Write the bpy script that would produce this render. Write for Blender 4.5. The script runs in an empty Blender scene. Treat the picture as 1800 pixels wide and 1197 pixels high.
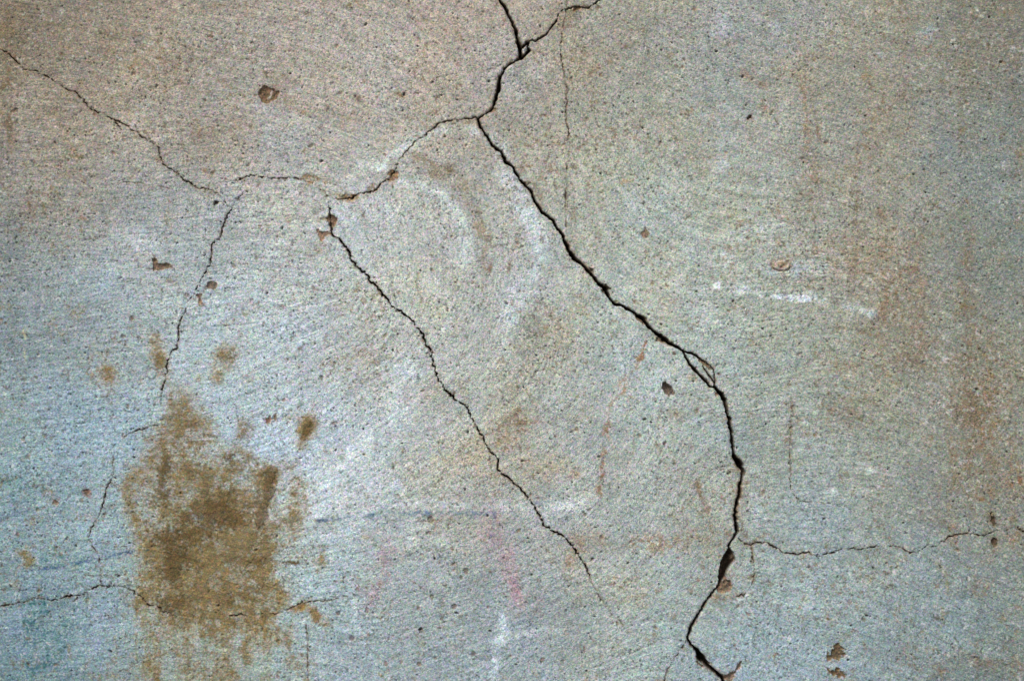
import bpy, math
import numpy as np

# ------------------------------------------------------------------ camera
# One photograph pixel is one millimetre on the wall.  CZ = height of the frame centre above the ground.
CX, CY, CZ = 900.0, 598.5, 1.35
scene = bpy.context.scene
col = scene.collection
cam_d = bpy.data.cameras.new('camera')
cam = bpy.data.objects.new('camera', cam_d)
col.objects.link(cam)
cam.location = (0.0, -2.5, CZ)
cam.rotation_euler = (math.radians(90), 0, 0)
cam_d.lens = 50.0
cam_d.sensor_width = 36.0
cam_d.clip_start = 0.05
cam_d.clip_end = 500.0
scene.camera = cam

# ------------------------------------------------------------------ sky and sun (overcast, soft light from the upper left)
SUN_EL, SUN_AZ = 52.0, -38.0          # azimuth measured from the wall's normal, negative = left
world = bpy.data.worlds.new('World')
scene.world = world
world.use_nodes = True
wn = world.node_tree
bg = wn.nodes['Background']
sky = wn.nodes.new('ShaderNodeTexSky')
sky.sky_type = 'NISHITA'
sky.sun_disc = False
sky.sun_elevation = math.radians(SUN_EL)
sky.sun_rotation = math.radians(180.0 - SUN_AZ)
sky.air_density = 1.0
sky.dust_density = 5.0
sky.ozone_density = 1.0
wn.links.new(sky.outputs[0], bg.inputs[0])
bg.inputs[1].default_value = 0.12
sun_d = bpy.data.lights.new('sun', 'SUN')
sun_d.energy = 2.0
sun_d.angle = math.radians(14)
sun_d.color = (1.0, 0.93, 0.84)
sun = bpy.data.objects.new('sun', sun_d)
col.objects.link(sun)
sun.location = (-2, -4, 6)
sun.rotation_euler = (math.radians(90 - SUN_EL), 0, math.radians(SUN_AZ))
scene.view_settings.view_transform = 'Standard'
scene.view_settings.look = 'None'
scene.view_settings.gamma = 1.0
scene.view_settings.use_curve_mapping = False
scene.view_settings.exposure = 0.58

# ------------------------------------------------------------------ numeric helpers
STEP = 1.38
rng = np.random.default_rng(11)


def axis(lo, hi, n_margin, ext):
    n = int(round((hi - lo) / STEP))
    mid = np.linspace(lo, hi, n + 1)
    t = np.linspace(0, 1, n_margin + 1)[1:]
    m = STEP * n_margin * t + (ext - STEP * n_margin) * t ** 2.2
    return np.concatenate([lo - m[::-1], mid, hi + m])


xs = axis(-16.0, 1816.0, 70, 420.0)
ys = axis(-16.0, 1213.0, 60, 330.0)
NX, NY = len(xs), len(ys)
shape = (NY, NX)


def vnoise(ax, ay, sx, sy, seed):
    """smooth value noise in -1..1 on a rectilinear grid, cells sx by sy"""
    r = np.random.default_rng(seed)
    fx = (ax + 3000.0) / sx
    fy = (ay + 3000.0) / sy
    x0 = np.floor(fx).astype(int)
    y0 = np.floor(fy).astype(int)
    ox, oy = x0.min(), y0.min()
    L = r.uniform(-1, 1, (y0.max() - oy + 2, x0.max() - ox + 2)).astype(np.float32)
    tx = (fx - x0).astype(np.float32)
    ty = (fy - y0).astype(np.float32)
    tx = tx * tx * (3 - 2 * tx)
    ty = (ty * ty * (3 - 2 * ty))[:, None]
    x0 -= ox
    y0 -= oy
    rows = L[:, x0] * (1 - tx) + L[:, x0 + 1] * tx
    return rows[y0] * (1 - ty) + rows[y0 + 1] * ty


def fbm(s, octs, seed, ax=None, ay=None, asp=1.0, gain=0.55):
    ax = xs if ax is None else ax
    ay = ys if ay is None else ay
    out = np.zeros((len(ay), len(ax)), np.float32)
    a, tot = 1.0, 0.0
    for k in range(octs):
        out += a * vnoise(ax, ay, s * asp, s, seed * 31 + k)
        tot += a
        a *= gain
        s *= 0.5
    return out / tot * 1.6


def sstep(a, b, v):
    t = np.clip((v - a) / (b - a), 0, 1)
    return t * t * (3 - 2 * t)


def lin(c):
    c = np.asarray(c, np.float32) / 255.0
    return np.where(c <= 0.04045, c / 12.92, ((c + 0.055) / 1.055) ** 2.4).astype(np.float32)


def win(x0, x1, y0, y1):
    i0, i1 = np.searchsorted(xs, x0), np.searchsorted(xs, x1)
    j0, j1 = np.searchsorted(ys, y0), np.searchsorted(ys, y1)
    return slice(max(j0 - 1, 0), min(j1 + 1, NY)), slice(max(i0 - 1, 0), min(i1 + 1, NX))


def refine(pts, amp=1.0, seg=5.0, seed=0, wvar=0.28):
    """densify a traced line (x, y, width) and roughen it the way a fracture is"""
    r = np.random.default_rng(seed + 500)
    P = np.array(pts, float)
    out = [P[0]]
    for a, b in zip(P[:-1], P[1:]):
        d = math.hypot(b[0] - a[0], b[1] - a[1])
        n = max(1, int(round(d / seg)))
        nx, ny = (-(b[1] - a[1]) / max(d, 1e-6), (b[0] - a[0]) / max(d, 1e-6))
        for k in range(1, n + 1):
            q = a + (b - a) * k / n
            if k < n:
                o = r.normal(0, amp)
                q = q + np.array([nx * o, ny * o, 0])
            q = q.copy()
            q[2] *= r.uniform(1 - wvar, 1 + wvar)
            out.append(q)
    return np.array(out)


def line_field(P, pad):
    """max over the segments of (half width - distance); -1e9 outside pad"""
    f = np.full(shape, -1e9, np.float32)
    for a, b in zip(P[:-1], P[1:]):
        w = max(a[2], b[2]) / 2 + pad
        sj, si = win(min(a[0], b[0]) - w, max(a[0], b[0]) + w, min(a[1], b[1]) - w, max(a[1], b[1]) + w)
        X = xs[si][None, :]
        Y = ys[sj][:, None]
        dx, dy = b[0] - a[0], b[1] - a[1]
        L2 = dx * dx + dy * dy + 1e-9
        t = np.clip(((X - a[0]) * dx + (Y - a[1]) * dy) / L2, 0, 1)
        d = np.hypot(X - a[0] - t * dx, Y - a[1] - t * dy)
        v = (a[2] + (b[2] - a[2]) * t) / 2 - d
        f[sj, si] = np.maximum(f[sj, si], v)
    return f


def poly_field(poly):
    """signed distance-like field of a polygon, positive inside"""
    P = np.array([(p[0], p[1], 0.0) for p in list(poly) + [poly[0]]])
    x0, x1, y0, y1 = P[:, 0].min() - 9, P[:, 0].max() + 9, P[:, 1].min() - 9, P[:, 1].max() + 9
    sj, si = win(x0, x1, y0, y1)
    X = np.broadcast_to(xs[si][None, :], (sj.stop - sj.start, si.stop - si.start))
    Y = np.broadcast_to(ys[sj][:, None], X.shape)
    ins = np.zeros(X.shape, bool)
    dm = np.full(X.shape, 1e9)
    for a, b in zip(P[:-1], P[1:]):
        c = ((a[1] > Y) != (b[1] > Y))
        with np.errstate(divide='ignore', invalid='ignore'):
            xi = (b[0] - a[0]) * (Y - a[1]) / (b[1] - a[1] + 1e-12) + a[0]
        ins ^= c & (X < xi)
        dx, dy = b[0] - a[0], b[1] - a[1]
        t = np.clip(((X - a[0]) * dx + (Y - a[1]) * dy) / (dx * dx + dy * dy + 1e-9), 0, 1)
        dm = np.minimum(dm, np.hypot(X - a[0] - t * dx, Y - a[1] - t * dy))
    f = np.full(shape, -1e9, np.float32)
    f[sj, si] = np.where(ins, dm, -dm)
    return f


def blob(x, y, rx, ry, rot=0.0):
    """gaussian mask 0..1 in a window"""
    R = max(rx, ry) * 2.6
    sj, si = win(x - R, x + R, y - R, y + R)
    X = xs[si][None, :] - x
    Y = ys[sj][:, None] - y
    c, s = math.cos(math.radians(rot)), math.sin(math.radians(rot))
    u = (X * c + Y * s) / rx
    v = (-X * s + Y * c) / ry
    return (sj, si), np.exp(-(u * u + v * v) * 0.9).astype(np.float32)


# shared noise fields
n_big = fbm(260, 4, 1)
n_mid = fbm(60, 4, 2)
n_sml = fbm(16, 3, 3)
n_fin = fbm(5.0, 2, 4)
n_grn = vnoise(xs, ys, 2.6, 2.6, 77) * 0.6 + vnoise(xs, ys, 1.7, 1.7, 78) * 0.55
n_warp = fbm(9, 3, 5)

# ------------------------------------------------------------------ trowel strokes: noise smeared along a direction field
S0, SX, SY, SS = -440.0, 2680.0, 2080.0, 1.6
sa, sb = np.arange(S0, S0 + SX, SS), np.arange(-350.0, 1550.0, SS)
CTRL = [  # x, y, direction in degrees (screen, 0 = horizontal, positive = falls to the right)
    (60, 60, 5), (350, 60, 8), (650, 80, 20), (880, 150, 60), (60, 300, -4), (300, 260, 3), (560, 220, 10), (60, 480, 2),
    (250, 430, 4), (180, 620, -6), (100, 800, -8), (60, 1000, 5), (200, 1130, 3), (420, 480, 0), (450, 650, -25),
    (600, 620, -30), (620, 780, -36), (760, 720, -35), (620, 880, -28), (800, 880, -20), (900, 760, -38), (950, 860, -30),
    (700, 450, 70), (800, 380, 65), (860, 520, 100), (930, 430, 100), (820, 600, -50), (1000, 560, 50), (1080, 760, 100),
    (1050, 900, -25), (1100, 1060, -20), (1000, 1130, -30), (1180, 900, -60), (1100, 120, 38), (1180, 240, 42), (1270, 90, 30),
    (1060, 300, 70), (1200, 420, 20), (1340, 280, 5), (1420, 150, 8), (1560, 240, 28), (1640, 120, 10), (1740, 350, 40),
    (1300, 560, -12), (1430, 560, 3), (1560, 590, 24), (1680, 640, 36), (1440, 700, 6), (1520, 690, 28), (1600, 780, 38),
    (1340, 700, -10), (1400, 860, 0), (1500, 830, -5), (1640, 900, 40), (1740, 800, 50), (1450, 1050, 10), (1650, 1100, 30),
    (1760, 1150, 15), (700, 1050, -20), (560, 1120, 10), (400, 900, 20), (1250, 1130, 40)]
gx, gy = np.arange(S0, S0 + SX + 40, 40.0), np.arange(-350.0, 1590.0, 40.0)
GX, GY = np.meshgrid(gx, gy)
c2, s2, ww = 0, 0, 0
for (px, py, a) in CTRL:
    w = np.exp(-((GX - px) ** 2 + (GY - py) ** 2) / (2 * 85.0 ** 2)) + 1e-5 * np.exp(-np.hypot(GX - px, GY - py) / 300)
    c2 = c2 + w * math.cos(2 * math.radians(a))
    s2 = s2 + w * math.sin(2 * math.radians(a))


def resample(F, fx0, fy0, step, ax, ay):
    u = np.clip((ax - fx0) / step, 0, F.shape[1] - 1.001)
    v = np.clip((ay - fy0) / step, 0, F.shape[0] - 1.001)
    iu, iv = u.astype(int), v.astype(int)
    tu, tv = (u - iu)[None, :], (v - iv)[:, None]
    r = F[:, iu] * (1 - tu) + F[:, iu + 1] * tu
    return (r[iv] * (1 - tv) + r[iv + 1] * tv).astype(np.float32)


ang = 0.5 * np.arctan2(resample(s2, gx[0], gy[0], 40.0, sa, sb), resample(c2, gx[0], gy[0], 40.0, sa, sb))
ang = ang + 0.22 * fbm(120, 3, 9, sa, sb)
vx, vy = np.cos(ang).astype(np.float32), np.sin(ang).astype(np.float32)
WN = rng.normal(0, 1, ang.shape).astype(np.float32)
lic = WN.copy()
for sgn in (1, -1):
    PX, PY = np.meshgrid(np.arange(len(sa), dtype=np.float32), np.arange(len(sb), dtype=np.float32))
    cvx, cvy = vx * sgn, vy * sgn
    for k in range(9):
        PX += cvx
        PY += cvy
        iu = np.clip(PX.astype(np.int32), 0, len(sa) - 1)
        iv = np.clip(PY.astype(np.int32), 0, len(sb) - 1)
        lic += WN[iv, iu]
        if k % 3 == 2:
            nvx, nvy = vx[iv, iu], vy[iv, iu]
            flip = np.sign(nvx * cvx + nvy * cvy)
            flip[flip == 0] = 1
            cvx, cvy = nvx * flip, nvy * flip
lic /= lic.std()
stroke = resample(lic, sa[0], sb[0], SS, xs, ys)
WN = fbm(9.0, 2, 10, sa, sb)
lic = WN.copy()
for sgn in (1, -1):
    PX, PY = np.meshgrid(np.arange(len(sa), dtype=np.float32), np.arange(len(sb), dtype=np.float32))
    cvx, cvy = vx * sgn, vy * sgn
    for k in range(10):
        PX += 4 * cvx
        PY += 4 * cvy
        iu = np.clip(PX.astype(np.int32), 0, len(sa) - 1)
        iv = np.clip(PY.astype(np.int32), 0, len(sb) - 1)
        lic += WN[iv, iu]
        nvx, nvy = vx[iv, iu], vy[iv, iu]
        flip = np.sign(nvx * cvx + nvy * cvy)
        flip[flip == 0] = 1
        cvx, cvy = nvx * flip, nvy * flip
lic /= lic.std()
sweep = resample(lic, sa[0], sb[0], SS, xs, ys)
del lic, WN, PX, PY, iu, iv

# ------------------------------------------------------------------ traced cracks: x, y, width (pixels of the photograph)
MAIN_TOP = [(846, -330, 3), (862, -120, 3.4), (878, 0, 3.6), (889, 16, 4), (899, 37, 4), (907, 55, 4.6), (909, 68, 4.2), (913, 83, 6),
            (915, 95, 6), (915, 103, 5), (906, 108, 2.4), (890, 119, 2.6), (879, 136, 4.6), (877, 153, 6), (872, 171, 5.6), (869, 183, 3.4),
            (867, 190, 2.2), (857, 198, 1.6), (848, 204, 1.2), (840, 209, 2.4)]
MAIN_MID = [(840, 209, 3.4), (844, 224, 3), (856, 239, 3), (866, 257, 3.6), (881, 267, 3.6), (889, 286, 4), (899, 291, 3.4), (903, 295, 3),
            (908, 306, 3.6), (918, 321, 3.4), (932, 334, 4), (940, 354, 4), (953, 374, 4.2), (970, 386, 4), (978, 400, 4), (988, 412, 4),
            (995, 430, 4.6), (1004, 448, 7.5), (1012, 457, 6), (1022, 464, 4.2), (1037, 480, 5), (1045, 489, 4), (1053, 500, 5),
            (1064, 508, 8), (1070, 522, 4.6), (1080, 535, 4), (1092, 537, 4), (1115, 550, 4.4), (1130, 560, 6), (1139, 574, 4.4),
            (1154, 587, 5), (1164, 593, 8), (1173, 601, 5.6), (1184, 607, 4.4), (1201, 617, 3.4)]
FORK_LOW = [(1201, 618, 3), (1205, 628, 3), (1211, 638, 3.2), (1221, 650, 5), (1230, 660, 3.4), (1241, 671, 3.4), (1249, 680, 3), (1256, 681, 3.4)]
FORK_UP = [(1202, 618, 3), (1216, 621, 3), (1225, 626, 3), (1231, 631, 2.2), (1238, 636, 1.2), (1250, 644, 0.8), (1254, 650, 0.8),
           (1256, 660, 1.4), (1257, 670, 1.8), (1256, 679, 3)]
FORK_IN = [(1235, 643, 1.0), (1244, 658, 1.4), (1253, 669, 1.6), (1256, 674, 1.6)]
MAIN_LOW = [(1256, 680, 5), (1266, 691, 6), (1274, 703, 6.4), (1276, 715, 4), (1279, 728, 5), (1283, 740, 6), (1285, 755, 5), (1287, 775, 5.4),
            (1289, 790, 4.6), (1291, 803, 7.5), (1299, 814, 10.5), (1307, 829, 6.4), (1304, 841, 4.6), (1300, 854, 4.6), (1299, 874, 5.6),
            (1293, 894, 4.6), (1294, 920, 5.2), (1296, 934, 7), (1289, 947, 3.6), (1281, 960, 3)]
HOLE = [(1282, 961), (1289, 971), (1294, 984), (1285, 994), (1278, 1004), (1276, 1013), (1267, 1024), (1262, 1032), (1264, 1010), (1266, 992), (1273, 977)]
MAIN_BOT = [(1262, 1030, 3), (1254, 1041, 2.6), (1241, 1057, 3.2), (1231, 1074, 3.2), (1217, 1098, 4.4), (1211, 1113, 4.6), (1209, 1123, 3),
            (1217, 1135, 3.6), (1227, 1145, 6.4), (1233, 1157, 12), (1244, 1170, 7), (1257, 1180, 4.6), (1268, 1189, 6), (1273, 1200, 5),
            (1266, 1260, 4), (1290, 1380, 4), (1275, 1545, 3)]
BRANCH_TOP = [(918, 84, 5), (924, 79, 4.6), (929, 74, 3.4), (933, 72, 2.6), (941, 73, 3), (950, 68, 2.6), (961, 60, 2), (970, 48, 2.2),
              (979, 35, 2.2), (982, 24, 1.8), (992, 17, 1.6), (1000, 15, 1.6), (1015, 12, 1.8), (1034, 15, 1.8), (1044, 8, 1.8), (1054, 1, 1.7),
              (1090, -40, 1.6), (1130, -160, 1.6), (1180, -330, 1.4)]
NODE_R = [(929, 76, 3.5), (927, 83, 2), (930, 89, 4.6), (924, 97, 4), (916, 103, 5)]
LINK = [(840, 209, 2.2), (817, 209, 2), (797, 211, 1.8), (771, 217, 2.2), (761, 227, 2.6), (744, 240, 1.6), (727, 252, 1.5), (712, 269, 1.4),
        (699, 285, 0.6), (697, 296, 2.2), (687, 311, 2), (672, 322, 2.2), (662, 334, 2.6), (647, 339, 2.4), (630, 341, 1.9), (617, 349, 1.9),
        (597, 351, 1.6), (580, 348, 1.1), (567, 335, 1.0), (545, 322, 0.9), (523, 314, 1.6), (500, 314, 2.6), (473, 314, 2.2),
        (450, 308, 2), (431, 312, 2.2), (417, 319, 1.9), (406, 326, 1.2)]
CR_A = [(-410, -90, 1.6), (-160, 10, 1.6), (0, 88, 1.5), (13, 95, 1.5), (27, 107, 1.9), (42, 124, 1.7), (60, 125, 1.5), (80, 134, 2.4),
        (97, 144, 1.9), (119, 159, 1.7), (135, 164, 1.9), (145, 174, 2.1), (155, 190, 2.1), (167, 195, 2.3), (187, 204, 1.9), (202, 212, 2.4),
        (220, 220, 1.9), (234, 230, 2.3), (247, 239, 1.9), (264, 249, 1.7), (279, 260, 2.1), (282, 277, 2.2), (286, 289, 1.9), (301, 297, 2.1),
        (314, 307, 2), (321, 316, 2.3), (331, 319, 2.1), (344, 331, 2), (364, 332, 1.9), (384, 341, 1.6), (394, 351, 1.4), (401, 362, 1.0)]
CR_A2 = [(202, 212, 1.6), (208, 222, 1.4), (214, 229, 1.0)]
CR_B = [(428, 338, 1.3), (414, 354, 2.1), (404, 371, 2.1), (394, 392, 2.4), (390, 400, 2.1), (386, 417, 1.9), (372, 430, 2.1), (372, 453, 2.1),
        (369, 463, 2.3), (359, 480, 2.3), (349, 500, 2.5), (341, 517, 2.3), (331, 530, 2.1), (326, 547, 2.1), (316, 564, 2.1), (314, 580, 1.9),
        (314, 597, 2.3), (309, 614, 2.1), (301, 619, 1.7), (294, 640, 1.8), (291, 664, 2.1), (284, 697, 1.9), (284, 712, 1.6)]
CR_B2 = [(281, 747, 0.9), (260, 751, 1.3), (240, 757, 1.5), (217, 768, 1.8)]
CR_B3 = [(199, 800, 0.8), (199, 839, 1.5), (187, 857, 1.7), (182, 884, 1.9), (174, 907, 1.7), (160, 927, 1.7), (156, 947, 1.6), (168, 968, 0.8),
         (175, 978, 1.0), (175, 994, 1.0), (177, 1010, 1.2), (177, 1028, 1.5)]
CR_C = [(578, 352, 1.6), (580, 377, 2.1), (582, 400, 2.4), (584, 413, 1.9), (600, 425, 2.4), (615, 445, 3.1), (617, 457, 2.6), (630, 472, 3.1),
        (647, 485, 2.6), (650, 495, 2.3), (664, 505, 3.0), (680, 525, 3.2), (687, 537, 2.3), (707, 550, 3.1), (725, 564, 2.9), (732, 577, 2.1),
        (745, 590, 2.9), (748, 607, 3.1), (760, 620, 2.3), (761, 640, 2.4), (767, 660, 2.6), (776, 675, 2.1), (784, 687, 3.0), (797, 700, 2.4),
        (817, 712, 2.6), (827, 731, 2.4), (841, 757, 2.1), (851, 774, 2.0), (864, 796, 1.9), (876, 807, 2.2), (874, 824, 2.1), (888, 837, 2.1),
        (900, 845, 2.3), (920, 865, 1.9), (937, 887, 2.6), (950, 907, 2.1), (955, 924, 2.1), (973, 934, 2.4), (993, 945, 1.5), (1007, 960, 2.3),
        (1020, 980, 2.4), (1033, 1000, 1.6), (1037, 1017, 0.6), (1053, 1047, 0.4), (1077, 1081, 0.5), (1097, 1098, 0.2)]
CR_V = [(994, -330, 1.0), (997, 0, 1.0), (997, 14, 1.0), (992, 40, 0.8), (988, 60, 1.3), (985, 87, 1.4), (990, 123, 1.4), (997, 157, 1.1),
        (996, 187, 1.2), (995, 214, 1.4), (1000, 230, 1.4), (1000, 264, 1.3), (997, 290, 1.2), (997, 320, 1.0), (994, 354, 1.1), (995, 400, 0.8)]
CR_R = [(1298, 946, 1.6), (1309, 956, 1.8), (1320, 958, 1.6), (1330, 953, 1.5), (1350, 954, 1.6), (1365, 964, 2.6), (1380, 972, 2.5), (1398, 974, 2.2),
        (1418, 971, 1.9), (1435, 977, 2.6), (1460, 972, 2.3), (1483, 964, 2.1), (1510, 966, 2.1), (1537, 962, 2.4), (1554, 960, 1.6), (1580, 961, 1.0),
        (1597, 970, 1.6), (1614, 971, 1.9), (1627, 961, 2.1), (1646, 960, 1.9), (1664, 947, 1.6), (1681, 939, 1.5), (1704, 939, 1.7),
        (1727, 941, 1.9), (1741, 937, 1.7), (1754, 932, 2.0), (1769, 933, 1.5), (1781, 927, 1.7), (1799, 934, 1.9), (1960, 925, 1.8), (2230, 960, 1.6)]
CR_R2 = [(1435, 977, 1.8), (1440, 984, 1.2)]
CR_ARC = [(1320, 958, 1.4), (1323, 977, 1.8), (1326, 1007, 1.5), (1322, 1027, 1.3), (1309, 1044, 1.5), (1292, 1050, 1.3)]
CR_L = [(-410, 1130, 2.2), (-140, 1088, 2.2), (0, 1066, 2.2), (20, 1062, 2), (40, 1059, 2), (62, 1051, 1.7), (92, 1056, 2.4), (113, 1049, 2.6),
        (137, 1046, 2.4), (150, 1044, 2.3), (157, 1036, 2.1), (174, 1029, 1.5), (197, 1031, 2.4), (214, 1031, 2.6), (230, 1037, 2.1),
        (244, 1046, 2.1), (260, 1062, 2.1), (277, 1066, 1.7), (294, 1078, 1.9), (311, 1083, 1.2)]
CR_L3 = [(137, 1046, 1.6), (135, 1053, 1.5), (128, 1058, 1.0)]
CR_L2 = [(404, 1082, 0.9), (418, 1081, 2.4), (440, 1083, 0.9), (470, 1078, 1.2), (487, 1078, 1.4), (513, 1068, 1.6), (543, 1057, 1.5), (575, 1056, 0.9), (610, 1048, 1.0)]
CR_S = [(538, 1097, 1.8), (541, 1130, 1.4), (542, 1165, 1.5), (542, 1197, 1.4), (546, 1300, 1.2)]
CR_D = [(1209, 1123, 1.8), (1203, 1133, 2.0), (1195, 1141, 1.5), (1190, 1152, 1.1), (1174, 1175, 1.0), (1168, 1196, 1.3), (1150, 1260, 1.0)]
CR_G = [(1392, 711, 0.8), (1388, 797, 1.3), (1390, 830, 1.3), (1390, 860, 1.6), (1398, 873, 1.5), (1407, 881, 1.5), (1432, 882, 0.9), (1457, 884, 1.0)]
CR_H = [(209, 319, 1.2), (232, 321, 1.1), (262, 325, 1.0), (300, 332, 0.9)]

CRACKS = [  # name of kind, lines, depth factor, label
    ('crack', [(MAIN_TOP, 0.8), (NODE_R, 0.6), (MAIN_MID, 0.8), (FORK_LOW, 0.7), (FORK_UP, 0.6), (FORK_IN, 0.5), (MAIN_LOW, 0.8), (MAIN_BOT, 0.8)],
     1.0, 'wide black crack running the full height of the wall'),
    ('crack', [(BRANCH_TOP, 0.8)], 0.8, 'thin crack branching to the top edge from the wide crack'),
    ('crack', [(LINK, 1.1)], 0.62, 'hairline crack joining the wide crack to the left cracks'),
    ('crack', [(CR_A, 1.2), (CR_A2, 0.6)], 0.42, 'hairline crack falling from the upper left edge'),
    ('crack', [(CR_B, 1.1)], 0.6, 'hairline crack dropping towards the brown mud stain'),
    ('crack', [(CR_B2, 1)], 0.45, 'short slanting hairline left of the mud stain top'),
    ('crack', [(CR_B3, 1)], 0.5, 'upright hairline left of the mud stain'),
    ('crack', [(CR_C, 1.2)], 0.78, 'fine black crack crossing the middle diagonally'),
    ('crack', [(CR_V, 0.8)], 0.45, 'faint upright hairline right of the wide crack'),
    ('crack', [(CR_R, 1.1), (CR_R2, 0.5), (CR_ARC, 0.9)], 0.5, 'hairline crack running to the right edge'),
    ('crack', [(CR_L, 1.1), (CR_L3, 1.0)], 0.42, 'brownish hairline crack across the lower left corner'),
    ('crack', [(CR_L2, 1.0)], 0.45, 'hairline leaving the mud stain at its lower right'),
    ('crack', [(CR_S, 0.8)], 0.10, 'short upright hairline at the bottom edge'),
    ('crack', [(CR_D, 0.9)], 0.4, 'hairline leaving the elbow of the wide crack'),
    ('crack', [(CR_G, 0.9)], 0.36, 'faint bent hairline at the lower right'),
    ('crack', [(CR_H, 0.8)], 0.15, 'short faint hairline left of the middle'),
]

H = np.zeros(shape, np.float32)              # relief in millimetres, towards the camera
cr_cov = np.zeros(shape, np.float32)
cr_lab = np.full(shape, -1, np.int16)
near = np.full(shape, -1e9, np.float32)       # closeness to any crack
near_wide = np.full(shape, -1e9, np.float32)
cr_dep = np.zeros(shape, np.float32)
for k, (_, lines, dfac, _l) in enumerate(CRACKS):
    for q, (pts, amp) in enumerate(lines):
        P = refine(pts, amp * (0.8 if k == 0 else 1.0), 4.0 if k == 0 else 3.2, seed=k * 17 + q, wvar=0.28 if k == 0 else 0.6)
        P[:, 2] *= 1.0 if k == 0 else (0.92 if k == 1 else 0.84 if dfac > 0.7 else 0.66)
        f = line_field(P, 16)
        if k == 0:
            near_wide = np.maximum(near_wide, f)
        near = np.maximum(near, f - (0.7 if dfac < 0.4 else 0.0))
        corr = f > -0.95
        f = f + n_fin * 0.3 + (0.22 * n_sml - 0.05 if k else 0.0)
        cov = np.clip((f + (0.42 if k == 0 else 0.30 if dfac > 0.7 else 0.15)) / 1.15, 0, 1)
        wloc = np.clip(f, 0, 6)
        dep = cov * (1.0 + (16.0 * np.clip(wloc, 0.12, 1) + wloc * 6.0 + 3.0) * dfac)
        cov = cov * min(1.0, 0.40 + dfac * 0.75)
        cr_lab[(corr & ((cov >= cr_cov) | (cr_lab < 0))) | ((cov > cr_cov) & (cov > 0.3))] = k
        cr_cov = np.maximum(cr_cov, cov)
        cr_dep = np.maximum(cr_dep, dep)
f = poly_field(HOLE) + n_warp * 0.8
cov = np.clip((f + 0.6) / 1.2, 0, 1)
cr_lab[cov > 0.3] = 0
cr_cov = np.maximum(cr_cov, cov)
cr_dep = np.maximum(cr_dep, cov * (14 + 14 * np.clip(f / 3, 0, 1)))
# the upper right of the hole is a shallow ledge
(s_, g_) = blob(1287, 981, 6.5, 9, 0)
cr_dep[s_] *= 1 - 0.72 * g_

# ------------------------------------------------------------------ base colour of the old render, with some lens darkening painted into the corners, in the photograph's sRGB numbers
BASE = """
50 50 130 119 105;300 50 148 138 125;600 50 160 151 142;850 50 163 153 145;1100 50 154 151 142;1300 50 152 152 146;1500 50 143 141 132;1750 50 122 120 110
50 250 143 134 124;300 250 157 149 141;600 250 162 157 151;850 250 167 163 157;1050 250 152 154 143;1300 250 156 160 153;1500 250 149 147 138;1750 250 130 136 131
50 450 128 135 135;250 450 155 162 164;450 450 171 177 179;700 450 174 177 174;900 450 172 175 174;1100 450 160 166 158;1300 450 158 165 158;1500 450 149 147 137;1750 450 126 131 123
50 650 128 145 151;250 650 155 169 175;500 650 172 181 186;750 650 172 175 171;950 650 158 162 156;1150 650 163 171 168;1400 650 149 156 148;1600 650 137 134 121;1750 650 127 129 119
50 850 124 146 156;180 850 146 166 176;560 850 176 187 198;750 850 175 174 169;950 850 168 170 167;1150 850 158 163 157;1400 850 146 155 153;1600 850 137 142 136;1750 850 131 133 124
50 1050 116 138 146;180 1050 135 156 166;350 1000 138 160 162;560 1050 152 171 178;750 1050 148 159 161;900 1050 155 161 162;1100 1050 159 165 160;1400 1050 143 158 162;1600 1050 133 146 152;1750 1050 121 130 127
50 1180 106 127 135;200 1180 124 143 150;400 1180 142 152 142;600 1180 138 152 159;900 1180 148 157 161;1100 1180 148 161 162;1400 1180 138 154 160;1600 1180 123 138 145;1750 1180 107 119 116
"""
cpts = [tuple(float(v) for v in e.split()) for row in BASE.strip().split('\n') for e in row.split(';')]
num = np.zeros((len(gy), len(gx), 3))
den = np.zeros((len(gy), len(gx)))
for (px, py, r_, g_c, b_) in cpts:
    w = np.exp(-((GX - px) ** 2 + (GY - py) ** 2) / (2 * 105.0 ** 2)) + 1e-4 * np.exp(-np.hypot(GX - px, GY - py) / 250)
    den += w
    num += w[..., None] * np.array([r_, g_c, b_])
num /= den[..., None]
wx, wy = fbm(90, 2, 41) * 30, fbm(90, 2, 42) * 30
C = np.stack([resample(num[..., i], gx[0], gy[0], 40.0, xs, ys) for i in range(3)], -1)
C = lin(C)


def mix(mask, c, amt=1.0):
    global C
    m = np.clip(mask * amt, 0, 1)[..., None]
    C = C * (1 - m) + lin(c) * m


def dull(c, k):
    m = sum(c) / 3.0
    return tuple(m + (v - m) * k for v in c)


def mixw(w, mask, c, amt=1.0):
    m = np.clip(mask * amt, 0, 1)[..., None]
    C[w] = C[w] * (1 - m) + lin(c) * m


# broad uneven tone, lime-washed cloudiness and warm dirt
C *= (1 + 0.10 * n_big + 0.11 * n_mid + 0.07 * n_sml)[..., None]
warm = fbm(130, 5, 21)
C *= 1 + warm[..., None] * np.array([0.06, 0.0, -0.085], np.float32)
C *= 1 + stroke[..., None] * np.float32(0.075) + (sweep * np.clip(0.6 + 0.8 * n_big, 0.1, 1.5))[..., None] * np.array([0.040, 0.045, 0.052], np.float32)
# upright run-down streaks
streak = fbm(14, 3, 23, asp=1.0, ax=xs * 1.0, ay=ys * 0.07)
C *= 1 + np.float32(0.035) * streak[..., None] * np.array([1.0, 0.9, 0.75], np.float32)

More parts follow.
